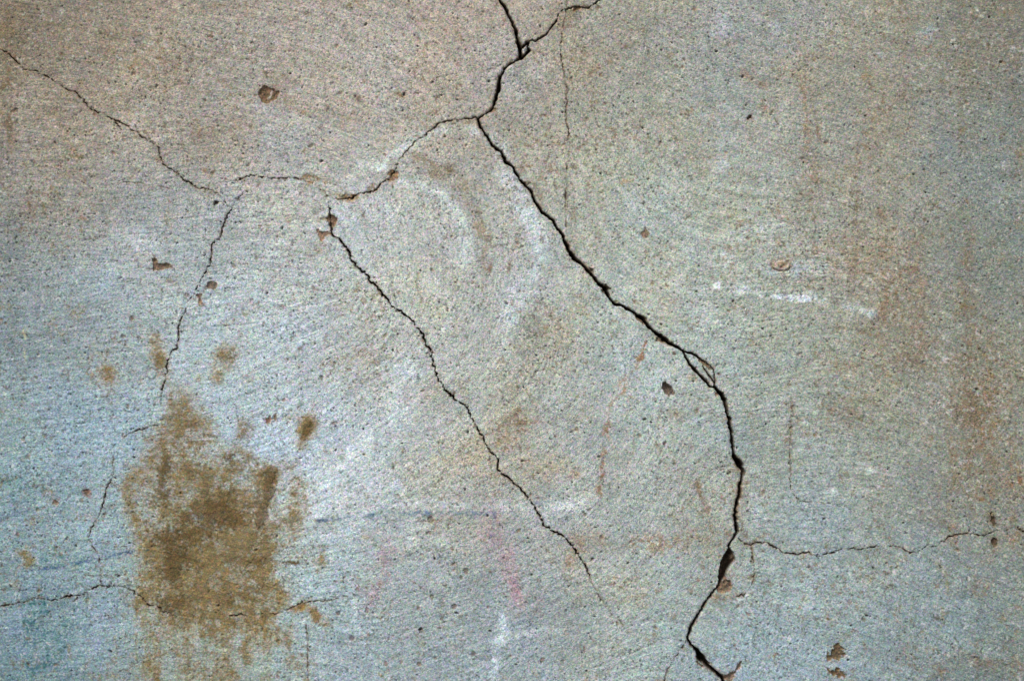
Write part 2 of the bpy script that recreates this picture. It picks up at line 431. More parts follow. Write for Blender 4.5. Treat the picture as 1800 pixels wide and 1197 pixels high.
# soft patches: x, y, rx, ry, rot, colour, amount, graininess (0 smooth .. 1 broken into grains)
PATCH = [
    (1430, 300, 55, 150, 0, (130, 112, 88), .26, .75), (1580, 540, 120, 110, 20, (130, 110, 84), .28, .75), (1740, 110, 90, 130, 0, (118, 104, 82), .32, .75),
    (1715, 740, 80, 170, 0, (128, 106, 78), .32, .75), (1650, 900, 60, 60, 0, (128, 110, 88), .22, .8), (1480, 720, 60, 50, 0, (128, 110, 86), .25, .8),
    # tan and brown dirt
    (30, 60, 60, 70, 0, (110, 92, 66), .45, .8), (12, 145, 14, 14, 0, (104, 82, 56), .7, .7), (15, 215, 8, 22, 0, (104, 82, 56), .65, .7),
    (200, 60, 60, 45, 10, (126, 108, 84), .35, .8), (330, 130, 130, 60, 8, (142, 124, 102), .28, .9), (27, 98, 5, 7, 0, (112, 76, 50), .8, .4),
    (80, 135, 9, 4, 15, (112, 90, 64), .7, .4), (276, 278, 7, 9, 0, (128, 112, 80), .6, .5), (40, 370, 60, 22, -3, (136, 118, 98), .35, .9),
    (790, 298, 12, 13, 20, (128, 112, 90), .85, .45), (815, 318, 15, 22, -25, (138, 122, 98), .5, .7), (704, 167, 13, 9, 0, (135, 108, 82), .6, .6),
    (630, 174, 6, 9, -35, (120, 97, 74), .75, .4), (620, 198, 5, 10, -25, (132, 116, 90), .5, .5), (560, 320, 32, 14, 12, (158, 132, 92), .5, .8),
    (600, 345, 40, 8, 8, (162, 134, 98), .5, .7), (740, 280, 25, 12, 40, (150, 130, 104), .5, .8), (690, 315, 10, 9, 0, (134, 96, 68), .5, .6),
    (760, 222, 22, 5, -10, (150, 124, 88), .5, .7), (820, 216, 24, 6, 0, (144, 126, 90), .45, .7), (672, 287, 7, 5, 0, (170, 146, 110), .6, .4),
    (1013, 17, 16, 8, -20, (112, 90, 64), .75, .4), (1003, 30, 6, 9, 30, (118, 98, 70), .5, .5), (1040, 12, 30, 10, 0, (140, 118, 88), .4, .8),
    (940, 90, 14, 12, -30, (140, 112, 84), .4, .7), (895, 100, 10, 18, 0, (140, 122, 100), .4, .7), (990, 40, 50, 40, 0, (146, 128, 100), .35, .9),
    (925, 330, 9, 12, -40, (110, 92, 74), .55, .4), (940, 345, 14, 26, -35, (134, 118, 98), .45, .7), (1045, 125, 26, 18, 20, (152, 126, 104), .35, .9),
    (1005, 372, 14, 14, 0, (126, 116, 98), .55, .7), (1010, 420, 35, 45, 20, (150, 146, 130), .35, .8), (1275, 75, 15, 9, 0, (136, 112, 84), .5, .7),
    (1315, 130, 18, 14, 0, (146, 116, 92), .5, .7), (1340, 148, 14, 10, 0, (136, 110, 84), .5, .7), (1100, 83, 7, 6, 0, (122, 98, 76), .7, .4),
    (1225, 274, 34, 15, 5, (132, 126, 110), .55, .8), (1235, 300, 14, 12, 0, (136, 122, 100), .5, .7), (1073, 107, 9, 6, 20, (150, 122, 90), .5, .5),
    (1100, 318, 12, 5, 0, (178, 144, 104), .55, .5), (1325, 315, 8, 12, 10, (124, 116, 98), .5, .6), (1345, 190, 6, 9, 20, (150, 98, 66), .6, .5),
    (1437, 230, 5, 14, -10, (124, 96, 66), .55, .5), (1436, 320, 4, 16, -5, (122, 100, 70), .6, .4), (1408, 345, 7, 7, 0, (132, 104, 76), .5, .5),
    (1505, 365, 5, 25, 5, (130, 110, 84), .5, .6), (1550, 378, 14, 12, 45, (134, 104, 76), .5, .7), (1420, 270, 22, 60, -10, (142, 124, 102), .3, .9),
    (1510, 450, 60, 60, 20, (146, 122, 98), .4, .9), (1600, 480, 30, 35, 0, (142, 116, 90), .4, .8), (1552, 550, 12, 18, -20, (148, 112, 86), .55, .6),
    (1600, 620, 80, 45, 28, (128, 110, 86), .42, .9), (1700, 600, 25, 110, 0, (118, 106, 84), .4, .85), (1715, 745, 40, 70, 8, (128, 106, 74), .45, .85),
    (1740, 690, 25, 30, 0, (132, 106, 78), .4, .8), (1680, 850, 20, 70, 4, (128, 108, 82), .4, .85), (1760, 840, 40, 50, 0, (134, 116, 92), .4, .85),
    (1480, 640, 40, 18, 8, (134, 112, 88), .4, .85), (1490, 730, 40, 22, 20, (128, 112, 88), .35, .85), (1725, 760, 6, 10, 20, (150, 110, 62), .6, .4),
    (1725, 780, 5, 6, 0, (134, 98, 56), .6, .4), (1390, 780, 10, 60, 0, (128, 112, 88), .35, .8), (1375, 468, 24, 17, 0, (132, 112, 88), .5, .6),
    (1458, 690, 4, 14, -20, (120, 94, 70), .6, .4), (1793, 845, 6, 9, 0, (140, 90, 50), .7, .4), (1778, 850, 5, 5, 0, (140, 100, 62), .6, .4),
    (1725, 878, 9, 4, 0, (146, 98, 56), .7, .4), (1672, 890, 5, 20, -6, (130, 108, 76), .45, .6), (1775, 945, 16, 10, 0, (138, 98, 66), .55, .6),
    (1746, 955, 14, 22, 0, (118, 98, 72), .5, .5), (1742, 912, 10, 18, 0, (118, 98, 72), .5, .5), (1655, 1000, 8, 24, -28, (126, 120, 90), .55, .6),
    (1665, 1030, 5, 14, -5, (126, 116, 88), .5, .6), (1725, 1030, 30, 30, 0, (132, 116, 92), .3, .9), (1593, 1138, 9, 18, 20, (126, 118, 92), .55, .6),
    (1628, 1142, 12, 10, 0, (116, 116, 96), .55, .6), (1647, 1086, 6, 4, 0, (92, 88, 70), .7, .3), (1720, 1165, 60, 14, 8, (112, 100, 82), .4, .85),
    (1650, 1180, 25, 14, 0, (118, 96, 72), .4, .8), (1790, 1170, 20, 20, 0, (132, 96, 66), .35, .8),
    # middle
    (905, 745, 34, 26, -20, (136, 108, 78), .72, .55), (880, 775, 26, 20, -30, (144, 120, 92), .45, .8), (930, 590, 34, 66, 10, (132, 132, 124), .5, .85),
    (900, 690, 26, 32, 0, (142, 132, 112), .42, .85), (1020, 545, 26, 20, 0, (176, 156, 112), .45, .85), (990, 590, 40, 80, 15, (164, 146, 110), .28, .9),
    (850, 440, 8, 70, 0, (142, 130, 110), .38, .8), (862, 470, 4, 12, 20, (116, 84, 60), .6, .5), (895, 470, 5, 14, 15, (134, 102, 74), .5, .6),
    (800, 800, 110, 50, -20, (176, 162, 128), .33, .9), (880, 830, 60, 40, 0, (168, 150, 120), .35, .9), (740, 690, 50, 30, -30, (164, 150, 122), .3, .9),
    (560, 445, 34, 30, 0, (152, 138, 114), .35, .85), (640, 630, 60, 20, -10, (162, 146, 118), .32, .85), (645, 670, 40, 14, -20, (144, 134, 114), .33, .85),
    (1020, 955, 20, 18, 20, (146, 112, 78), .6, .6), (1003, 985, 14, 20, 20, (156, 116, 76), .5, .65), (1060, 955, 30, 22, 0, (154, 126, 92), .45, .8),
    (1160, 955, 75, 22, -6, (156, 122, 84), .5, .85), (1240, 950, 36, 40, 0, (158, 136, 104), .45, .85), (1015, 1050, 8, 20, 20, (158, 130, 90), .5, .7),
    (1130, 1040, 40, 60, 20, (148, 140, 112), .33, .9), (1262, 1050, 30, 24, -30, (140, 124, 94), .4, .8), (1227, 857, 7, 15, -15, (122, 102, 76), .8, .4),
    (1243, 895, 5, 22, -12, (148, 118, 84), .5, .6), (1300, 870, 16, 80, 0, (140, 126, 104), .32, .8), (1224, 721, 6, 7, 0, (118, 100, 80), .7, .4),
    (1190, 728, 25, 12, 10, (136, 118, 92), .4, .8), (1218, 785, 8, 5, 0, (128, 112, 88), .6, .4), (1155, 782, 7, 4, 0, (132, 118, 92), .6, .4),
    (1115, 770, 4, 22, 8, (122, 110, 88), .4, .6), (1010, 830, 14, 10, 0, (176, 146, 104), .5, .6), (960, 820, 60, 30, 0, (170, 150, 112), .32, .9),
    (1280, 1000, 24, 30, 0, (142, 126, 98), .35, .8), (1318, 1015, 10, 8, 0, (132, 122, 98), .5, .5), (1285, 1045, 20, 9, -10, (130, 112, 76), .5, .6),
    # grey and blue smudges
    (240, 68, 14, 22, 0, (118, 116, 116), .55, .5), (1668, 255, 16, 14, 0, (104, 118, 134), .55, .6), (1640, 280, 30, 12, 20, (118, 132, 140), .3, .8),
    (65, 545, 14, 14, 0, (96, 108, 116), .5, .6), (135, 570, 60, 22, 0, (124, 132, 146), .35, .8), (25, 580, 16, 60, 0, (92, 100, 104), .4, .8),
    (15, 420, 20, 70, 0, (98, 108, 106), .4, .8), (565, 925, 16, 18, 0, (112, 124, 134), .45, .7), (700, 912, 12, 10, 0, (120, 134, 146), .4, .7),
    (1620, 935, 26, 12, 40, (110, 122, 136), .45, .7), (1650, 1195, 20, 14, 0, (86, 98, 110), .5, .6), (1665, 1178, 14, 10, 0, (96, 108, 118), .4, .7),
    (1710, 480, 30, 24, 0, (106, 118, 116), .35, .85), (1420, 1100, 8, 10, 0, (112, 122, 130), .4, .6),
    (1560, 1065, 6, 14, 0, (100, 120, 140), .35, .7), (0, 1190, 90, 60, 0, (72, 104, 112), .35, .8),
    # pale bluish wash
    (560, 860, 40, 70, -10, (186, 202, 214), .55, .6), (600, 800, 60, 30, -35, (180, 192, 198), .45, .7), (250, 430, 60, 30, 0, (176, 188, 198), .45, .7),
    (180, 500, 90, 40, 0, (156, 178, 192), .4, .75), (420, 560, 70, 60, 0, (172, 186, 194), .4, .75), (360, 640, 50, 60, 0, (168, 190, 200), .45, .7),
    (470, 700, 60, 50, 0, (164, 182, 188), .4, .75), (400, 720, 40, 40, 0, (164, 186, 196), .4, .7), (140, 930, 60, 60, 0, (140, 170, 190), .45, .75),
    (170, 1100, 40, 70, 0, (134, 156, 180), .5, .7), (30, 1110, 26, 50, 0, (122, 152, 180), .45, .7), (190, 780, 60, 50, 0, (150, 180, 196), .45, .7),
    (100, 700, 90, 50, 0, (136, 162, 180), .35, .8), (470, 220, 22, 50, 0, (160, 168, 174), .4, .7), (455, 190, 16, 12, 0, (172, 180, 182), .5, .6),
    (600, 500, 60, 60, 0, (168, 180, 182), .35, .8), (700, 690, 36, 50, 30, (184, 192, 192), .4, .7), (725, 655, 10, 40, 10, (188, 194, 196), .4, .7),
    (900, 540, 12, 60, 5, (184, 192, 198), .45, .7), (880, 580, 18, 20, 0, (188, 194, 200), .45, .7), (1270, 250, 14, 100, 0, (172, 182, 186), .45, .75),
    (1270, 50, 30, 30, 30, (168, 176, 182), .4, .75), (1370, 60, 26, 30, 0, (156, 168, 172), .4, .8), (1550, 100, 16, 14, 0, (160, 174, 180), .45, .7),
    (1630, 55, 16, 20, 0, (156, 168, 174), .4, .7), (1220, 550, 50, 40, 0, (170, 180, 178), .3, .8), (1100, 470, 36, 30, 0, (176, 188, 190), .35, .8),
    (1130, 850, 40, 50, 0, (168, 178, 176), .3, .8), (1330, 900, 20, 26, 0, (166, 182, 188), .4, .7), (1000, 890, 50, 16, -15, (184, 192, 190), .4, .7),
    (1460, 900, 60, 60, 0, (146, 162, 168), .3, .85), (1400, 1150, 80, 50, 0, (142, 162, 176), .35, .8), (1620, 1130, 50, 30, 0, (140, 158, 168), .35, .8),
    (1040, 460, 14, 20, 0, (150, 146, 128), .4, .7), (1480, 820, 40, 20, 0, (152, 162, 160), .3, .8),
    (1550, 1100, 60, 50, 0, (132, 150, 158), .3, .85), (1780, 560, 30, 40, 0, (124, 136, 134), .3, .85),
    # pink, violet and green stains of old paint
    (860, 930, 26, 26, 30, (172, 146, 146), .6, .6), (890, 980, 24, 34, -25, (176, 148, 146), .5, .7), (905, 1035, 14, 30, -10, (168, 134, 148), .6, .65),
    (895, 975, 14, 20, -30, (176, 136, 138), .4, .6), (680, 950, 40, 30, 0, (166, 158, 156), .5, .8), (672, 1010, 18, 40, 10, (166, 144, 150), .5, .75),
    (655, 1045, 24, 16, 0, (162, 140, 156), .45, .75), (620, 1150, 40, 40, 0, (148, 146, 160), .4, .8), (690, 1120, 50, 30, 0, (140, 144, 154), .35, .85),
    (945, 1060, 16, 30, 0, (160, 140, 148), .3, .8), (72, 1065, 18, 12, 0, (72, 122, 128), .6, .7), (60, 1105, 22, 22, 0, (78, 122, 132), .5, .8),
    (75, 1175, 40, 18, 0, (70, 112, 120), .5, .8), (110, 1085, 40, 60, 0, (92, 130, 140), .3, .9), (100, 980, 40, 16, 0, (96, 136, 142), .45, .8),
    (60, 860, 40, 24, 0, (104, 140, 148), .3, .85), (15, 850, 16, 14, 0, (92, 132, 134), .4, .8), (930, 1085, 30, 20, 0, (120, 134, 152), .3, .8),
]
gnoise = 0.55 * n_fin + 0.55 * n_sml + 0.45 * n_grn
for i, (x, y, rx, ry, rot, c, amt, gr) in enumerate(PATCH):
    w, g = blob(x, y, rx, ry, rot)
    g = g * (0.9 + 0.35 * n_mid[w])
    m = (1 - gr) * g + gr * g * 1.35 * sstep(-0.35, 0.55, gnoise[w] + g * 0.9 - 0.45)
    mixw(w, m, dull(c, 0.72), min(0.95, amt * 1.35))

# faint smears drawn along lines: points, width, softness, colour, amount, graininess
SMEAR = [
    ([(590, 896), (700, 884), (800, 886), (900, 894), (1000, 886)], 10, 9, (186, 195, 198), .35, .8), ([(560, 916), (700, 903), (870, 905)], 7, 6, (132, 144, 152), .3, .8),
    ([(560, 860), (620, 800), (690, 740), (720, 650)], 30, 24, (184, 194, 200), .4, .6), ([(520, 900), (600, 870), (700, 850)], 20, 18, (186, 196, 204), .35, .6),
    ([(700, 320), (760, 330), (800, 365), (822, 410), (815, 460)], 10, 9, (190, 197, 198), .4, .5), ([(880, 300), (920, 345), (948, 400), (950, 450), (935, 500), (900, 560)], 15, 12, (190, 198, 204), .45, .5),
    ([(740, 300), (790, 315), (840, 370), (862, 430)], 9, 8, (140, 126, 104), .45, .6),
    ([(1255, 498), (1280, 506), (1330, 514), (1390, 520), (1440, 526)], 7, 6, (196, 206, 210), .5, .85),
    ([(870, 900), (872, 960), (895, 1010), (910, 1060)], 24, 22, (170, 148, 152), .32, .6), ([(680, 960), (670, 1020), (650, 1060)], 28, 24, (164, 148, 154), .30, .6),
    ([(1368, 330), (1372, 500)], 8, 8, (140, 126, 106), .25, .7), ([(1412, 120), (1425, 330)], 12, 10, (142, 118, 92), .32, .8), ([(1505, 250), (1504, 460)], 9, 9, (136, 116, 92), .35, .8),
    ([(1550, 380), (1556, 560)], 9, 9, (142, 116, 90), .3, .8), ([(1590, 60), (1592, 220)], 10, 10, (136, 120, 98), .3, .8), ([(1702, 400), (1706, 640), (1710, 900)], 15, 14, (128, 106, 80), .36, .8),
    ([(1740, 600), (1744, 880)], 11, 11, (134, 106, 76), .34, .8), ([(1672, 640), (1676, 960)], 9, 9, (128, 110, 86), .3, .8), ([(1775, 780), (1778, 960)], 9, 9, (136, 104, 74), .32, .8),
    ([(1610, 420), (1618, 620)], 10, 10, (140, 114, 88), .32, .8),  ([(1790, 60), (1792, 300)], 14, 14, (120, 106, 84), .3, .8),
    ([(90, 0), (95, 200)], 14, 12, (126, 110, 86), .28, .8), ([(10, 0), (14, 330)], 16, 14, (116, 98, 74), .35, .8), ([(1690, 0), (1694, 260)], 12, 14, (124, 112, 92), .3, .8),
    ([(1135, 585), (1132, 610), (1124, 632)], 5, 4, (158, 104, 72), .75, .6), ([(1098, 660), (1086, 680), (1079, 705), (1072, 718)], 4, 4, (160, 116, 84), .6, .6),
    ([(1108, 668), (1094, 690), (1082, 705)], 3, 3, (158, 116, 84), .5, .6), ([(1072, 718), (1066, 760), (1060, 800), (1056, 870)], 5, 5, (158, 118, 86), .6, .6),
    ([(1059, 812), (1059, 838)], 3, 3, (140, 86, 58), .8, .4), ([(1126, 640), (1122, 665)], 3, 4, (170, 140, 110), .4, .6),
    ([(1095, 650), (1085, 690), (1070, 730)], 16, 8, (178, 184, 186), .4, .5),
    ([(560, 915), (640, 906), (730, 900), (800, 901), (870, 902)], 3, 4, (104, 124, 146), .5, .8), ([(868, 900), (866, 930), (862, 950)], 3, 4, (104, 118, 142), .6, .6),
    ([(55, 1002), (100, 997), (160, 985), (210, 974), (232, 970)], 3, 3, (66, 92, 126), .65, .6), ([(232, 970), (270, 966)], 2, 2, (56, 78, 88), .5, .5),
    ([(40, 1004), (110, 990)], 5, 5, (66, 112, 122), .45, .7),
    ([(41, 578), (43, 620), (44, 660)], 2.4, 1.2, (172, 172, 140), .75, .4), ([(1386, 1118), (1387, 1150)], 2.4, 1.2, (150, 144, 96), .7, .4),
    ([(1386, 1118), (1400, 1119)], 1.8, 1, (150, 144, 96), .4, .4),
    ([(740, 245), (760, 235), (800, 225), (838, 232)], 10, 8, (184, 188, 182), .5, .5), ([(620, 300), (670, 285), (705, 262), (730, 245)], 12, 9, (180, 186, 182), .55, .6),
    ([(665, 297), (676, 293)], 7, 3, (214, 222, 222), .75, .4), ([(700, 278), (712, 262), (722, 255)], 7, 4, (196, 202, 202), .7, .5),
    ([(775, 340), (800, 372), (815, 400), (818, 430), (808, 465)], 13, 8, (186, 192, 188), .55, .6), ([(905, 360), (935, 395), (943, 430), (936, 470), (925, 500)], 16, 10, (186, 194, 200), .62, .6),
    ([(860, 240), (880, 260), (895, 290), (905, 320), (930, 350)], 14, 9, (182, 188, 190), .5, .6), ([(760, 290), (800, 320), (830, 370), (845, 430)], 12, 9, (146, 130, 106), .4, .75),
    ([(780, 580), (800, 560), (830, 545)], 8, 6, (186, 192, 190), .4, .7), ([(560, 820), (620, 790), (660, 760)], 4, 4, (192, 198, 200), .4, .6),
    ([(1255, 500), (1275, 508), (1290, 510)], 5, 4, (204, 214, 218), .7, .6), ([(1305, 513), (1330, 515), (1350, 517)], 5, 5, (198, 208, 210), .6, .7),
    ([(1385, 524), (1420, 528), (1424, 516)], 7, 5, (200, 210, 216), .7, .7), ([(1450, 528), (1462, 537)], 6, 4, (196, 206, 210), .65, .7),
    ([(1490, 540), (1530, 550)], 9, 8, (176, 184, 186), .45, .8), ([(1280, 420), (1320, 400), (1370, 395)], 9, 9, (176, 188, 186), .4, .8),
    ([(1262, 445), (1285, 450), (1275, 470)], 8, 6, (186, 196, 194), .4, .8), ([(1350, 480), (1440, 470)], 12, 12, (166, 178, 184), .4, .8),
    ([(1450, 860), (1470, 865)], 6, 5, (186, 194, 194), .4, .9), ([(1515, 820), (1540, 826)], 6, 5, (184, 192, 192), .4, .9),
    ([(1380, 880), (1430, 885), (1440, 870)], 5, 4, (182, 192, 192), .5, .85),
    ([(880, 1080), (884, 1105), (872, 1140), (866, 1190)], 13, 9, (184, 196, 206), .42, .95), ([(840, 1125), (880, 1128), (910, 1120)], 6, 7, (178, 190, 198), .45, .8),
    ([(910, 1118), (960, 1108), (1000, 1105)], 6, 9, (180, 190, 194), .5, .75), ([(612, 930), (614, 990), (622, 1060), (628, 1110)], 8, 6, (166, 186, 196), .5, .65),
    ([(720, 930), (724, 960)], 8, 6, (180, 196, 198), .45, .7), ([(950, 905), (1000, 890), (1050, 875)], 3, 3, (192, 200, 198), .55, .6),
    ([(1040, 870), (1060, 872)], 4, 3, (186, 196, 196), .6, .6), ([(1292, 1052), (1310, 1045), (1320, 1035)], 7, 5, (190, 204, 208), .55, .6),
    ([(1205, 160), (1240, 205), (1260, 240)], 3, 4, (168, 176, 168), .35, .6), ([(940, 1000), (985, 1040), (990, 1045)], 2, 2, (190, 196, 190), .2, .5),
    ([(447, 986), (470, 982), (500, 988), (538, 988)], 5, 3, (96, 76, 54), .75, .6), ([(625, 1035), (660, 1022), (692, 1005)], 1.8, 1.6, (134, 96, 88), .6, .5),
    ([(715, 1012), (745, 1038)], 1.6, 1.6, (122, 98, 80), .45, .6), ([(575, 752), (600, 745), (608, 740)], 4, 2.5, (120, 100, 78), .6, .6),
    ([(608, 742), (625, 732), (640, 724)], 1.6, 1.2, (130, 116, 92), .5, .5), ([(455, 815), (540, 820)], 1.4, 1.2, (110, 92, 66), .3, .5),
    ([(1300, 950), (1316, 958)], 5, 3, (126, 104, 78), .4, .5), ([(1322, 960), (1326, 1010), (1316, 1038), (1292, 1052)], 4, 3, (128, 112, 84), .4, .6),
    ([(1075, 398), (1048, 420), (1050, 450)], 3, 3, (138, 134, 118), .4, .6), ([(1030, 400), (1044, 425), (1048, 450)], 2.4, 2, (118, 120, 112), .4, .6),
    ([(942, 150), (942, 210), (944, 250)], 1.6, 2, (132, 128, 112), .35, .6), ([(1050, 260), (1052, 300)], 1.6, 2, (128, 116, 98), .35, .6),
    ([(90, 75), (88, 110)], 2, 2, (140, 146, 142), .4, .5), ([(104, 0), (105, 40)], 2.2, 2, (112, 112, 104), .45, .5),
    ([(330, 190), (350, 200), (375, 208)], 1.6, 1.6, (118, 104, 84), .5, .5), ([(40, 900), (80, 880)], 2, 3, (112, 138, 152), .25, .7),
    ([(280, 990), (268, 1010)], 2, 3, (96, 82, 50), .3, .6),
    ([(1702, 600), (1740, 605), (1780, 618)], 2, 2.4, (112, 104, 86), .45, .6),
    ([(1500, 575), (1530, 583), (1545, 585)], 1.8, 2, (110, 98, 82), .45, .6), ([(1390, 700), (1386, 745), (1380, 780)], 3, 5, (130, 112, 88), .4, .7),
    ([(1540, 770), (1528, 790)], 5, 4, (124, 108, 84), .45, .6), ([(1080, 1060), (1150, 1040), (1190, 1020)], 3, 5, (144, 134, 106), .3, .8),
]
def smear(pts, wd, soft, c, amt, gr, seed, forced=False):
    if not forced:
        gr = max(gr, 0.75) if wd < 7 else gr * 0.8
        amt = min(0.95, amt * (1.2 if wd < 7 else (2.6 if wd > 18 else 2.2) if sum(c) > 520 else 1.5))
        c = dull(c, 0.75)
    else:
        c = (c[0] * 0.955, c[1] * 1.01, c[2] * 1.02)
    P = refine([(p[0], p[1], wd) for p in pts], 1.6, 6, seed=seed, wvar=0.6)
    pad = soft * 2.2 + 3
    x0, x1, y0, y1 = P[:, 0].min() - pad - wd, P[:, 0].max() + pad + wd, P[:, 1].min() - pad - wd, P[:, 1].max() + pad + wd
    f = line_field(P, pad)
    w = win(x0, x1, y0, y1)
    g = np.clip((f[w] + soft + 1.2 * n_warp[w]) / (soft + wd / 2), 0, 1) * np.clip(0.85 + 0.6 * n_sml[w], 0, 1.2)
    m = (1 - gr) * g + gr * g * 1.3 * sstep(-0.3, 0.5, gnoise[w] + 0.5 * n_grn[w] + g * 0.8 - 0.5)
    mixw(w, m, c, amt)


for i, a in enumerate(SMEAR):
    smear(*a, 900 + i)

C *= np.array([0.92, 1.02, 1.045], np.float32)       # the daylight is a little warm
# brown sand showing through the wash everywhere, in small broken flecks
fleck_n = fbm(7.5, 3, 51) + 0.35 * n_grn
reg = 0.5 + 0.5 * fbm(150, 3, 52)
fl = sstep(0.50, 0.85, fleck_n + 0.30 * (reg - 0.5) + 0.10 * stroke)
mix(fl * np.clip(0.65 + 0.7 * warm, 0.25, 1.3), (114, 96, 78), 0.55)
fleck2 = fbm(5.5, 2, 53) + 0.3 * n_grn
mix(sstep(0.6, 0.95, fleck2 + 0.25 * n_mid), (96, 96, 92), 0.40)
spk = vnoise(xs, ys, 2.3, 2.3, 54) + 0.45 * vnoise(xs, ys, 4.6, 4.6, 55)
spk_m = sstep(0.66, 0.98, spk + 0.22 * n_mid + 0.05 * stroke)
mix(spk_m, (66, 68, 64), 0.62)
mix(sstep(0.72, 1.05, -spk), (196, 204, 200), 0.32)
# pale worn crests
mix(sstep(0.55, 1.15, -fleck_n + 0.25 * n_big), (196, 204, 204), 0.34)

# ------------------------------------------------------------------ relief of the render
rough = (0.85 + 0.25 * n_mid)
H += 2.2 * n_big + 0.8 * n_mid + 0.26 * n_sml
H += rough * (0.13 * n_fin + 0.12 * n_grn + 0.25 * stroke + 0.15 * sweep)
H += 0.25 * fbm(40, 3, 61, asp=1.6)
f = line_field(refine([(560, 911, 3), (700, 902, 3), (870, 904, 3)], 1.5, 9, 3), 8)
H += 0.55 * np.clip((f + 6) / 7, 0, 1) * (0.8 + n_sml)
H -= 0.4 * fl + 0.5 * spk_m

# little air holes left by the float
def pits(n, rmin, rmax, dmin, dmax, seed, tint, dens=None, amt=0.55):
    r = np.random.default_rng(seed)
    cx = r.uniform(-300, 2100, n)
    cy = r.uniform(-250, 1450, n)
    rr = rmin + (rmax - rmin) * r.uniform(0, 1, n) ** 2.4
    dd = r.uniform(dmin, dmax, n)
    an = r.uniform(0, math.pi, n)
    el = r.uniform(1.0, 1.9, n)
    ix, iy = np.searchsorted(xs, cx), np.searchsorted(ys, cy)
    keep = r.uniform(0, 1, n)
    tl = lin(tint)
    for k in range(n):
        i, j = ix[k], iy[k]
        if i < 4 or j < 4 or i > NX - 5 or j > NY - 5:
            continue
        if dens is not None and keep[k] > dens[j, i]:
            continue
        q = 3 if rr[k] < 2.6 else 5
        sj, si = slice(max(j - q, 0), j + q + 1), slice(max(i - q, 0), i + q + 1)
        X = xs[si][None, :] - cx[k]
        Y = ys[sj][:, None] - cy[k]
        c, s = math.cos(an[k]), math.sin(an[k])
        d = np.hypot((X * c + Y * s) / el[k], -X * s + Y * c) / rr[k]
        m = np.clip(1.5 - d, 0, 1).astype(np.float32)
        H[sj, si] -= dd[k] * m
        m2 = (m * amt)[..., None]
        C[sj, si] = C[sj, si] * (1 - m2) + tl * m2


dens = np.clip(0.55 + 0.5 * fbm(200, 3, 71), 0.12, 1)
pits(30000, 0.6, 1.35, 0.8, 2.6, 72, (62, 60, 56), dens, 0.62)
pits(1500, 1.1, 3.0, 0.6, 1.8, 73, (112, 92, 74), dens, 0.7)
pits(260, 1.1, 1.9, 2.5, 5.0, 74, (44, 40, 36), None, 0.85)

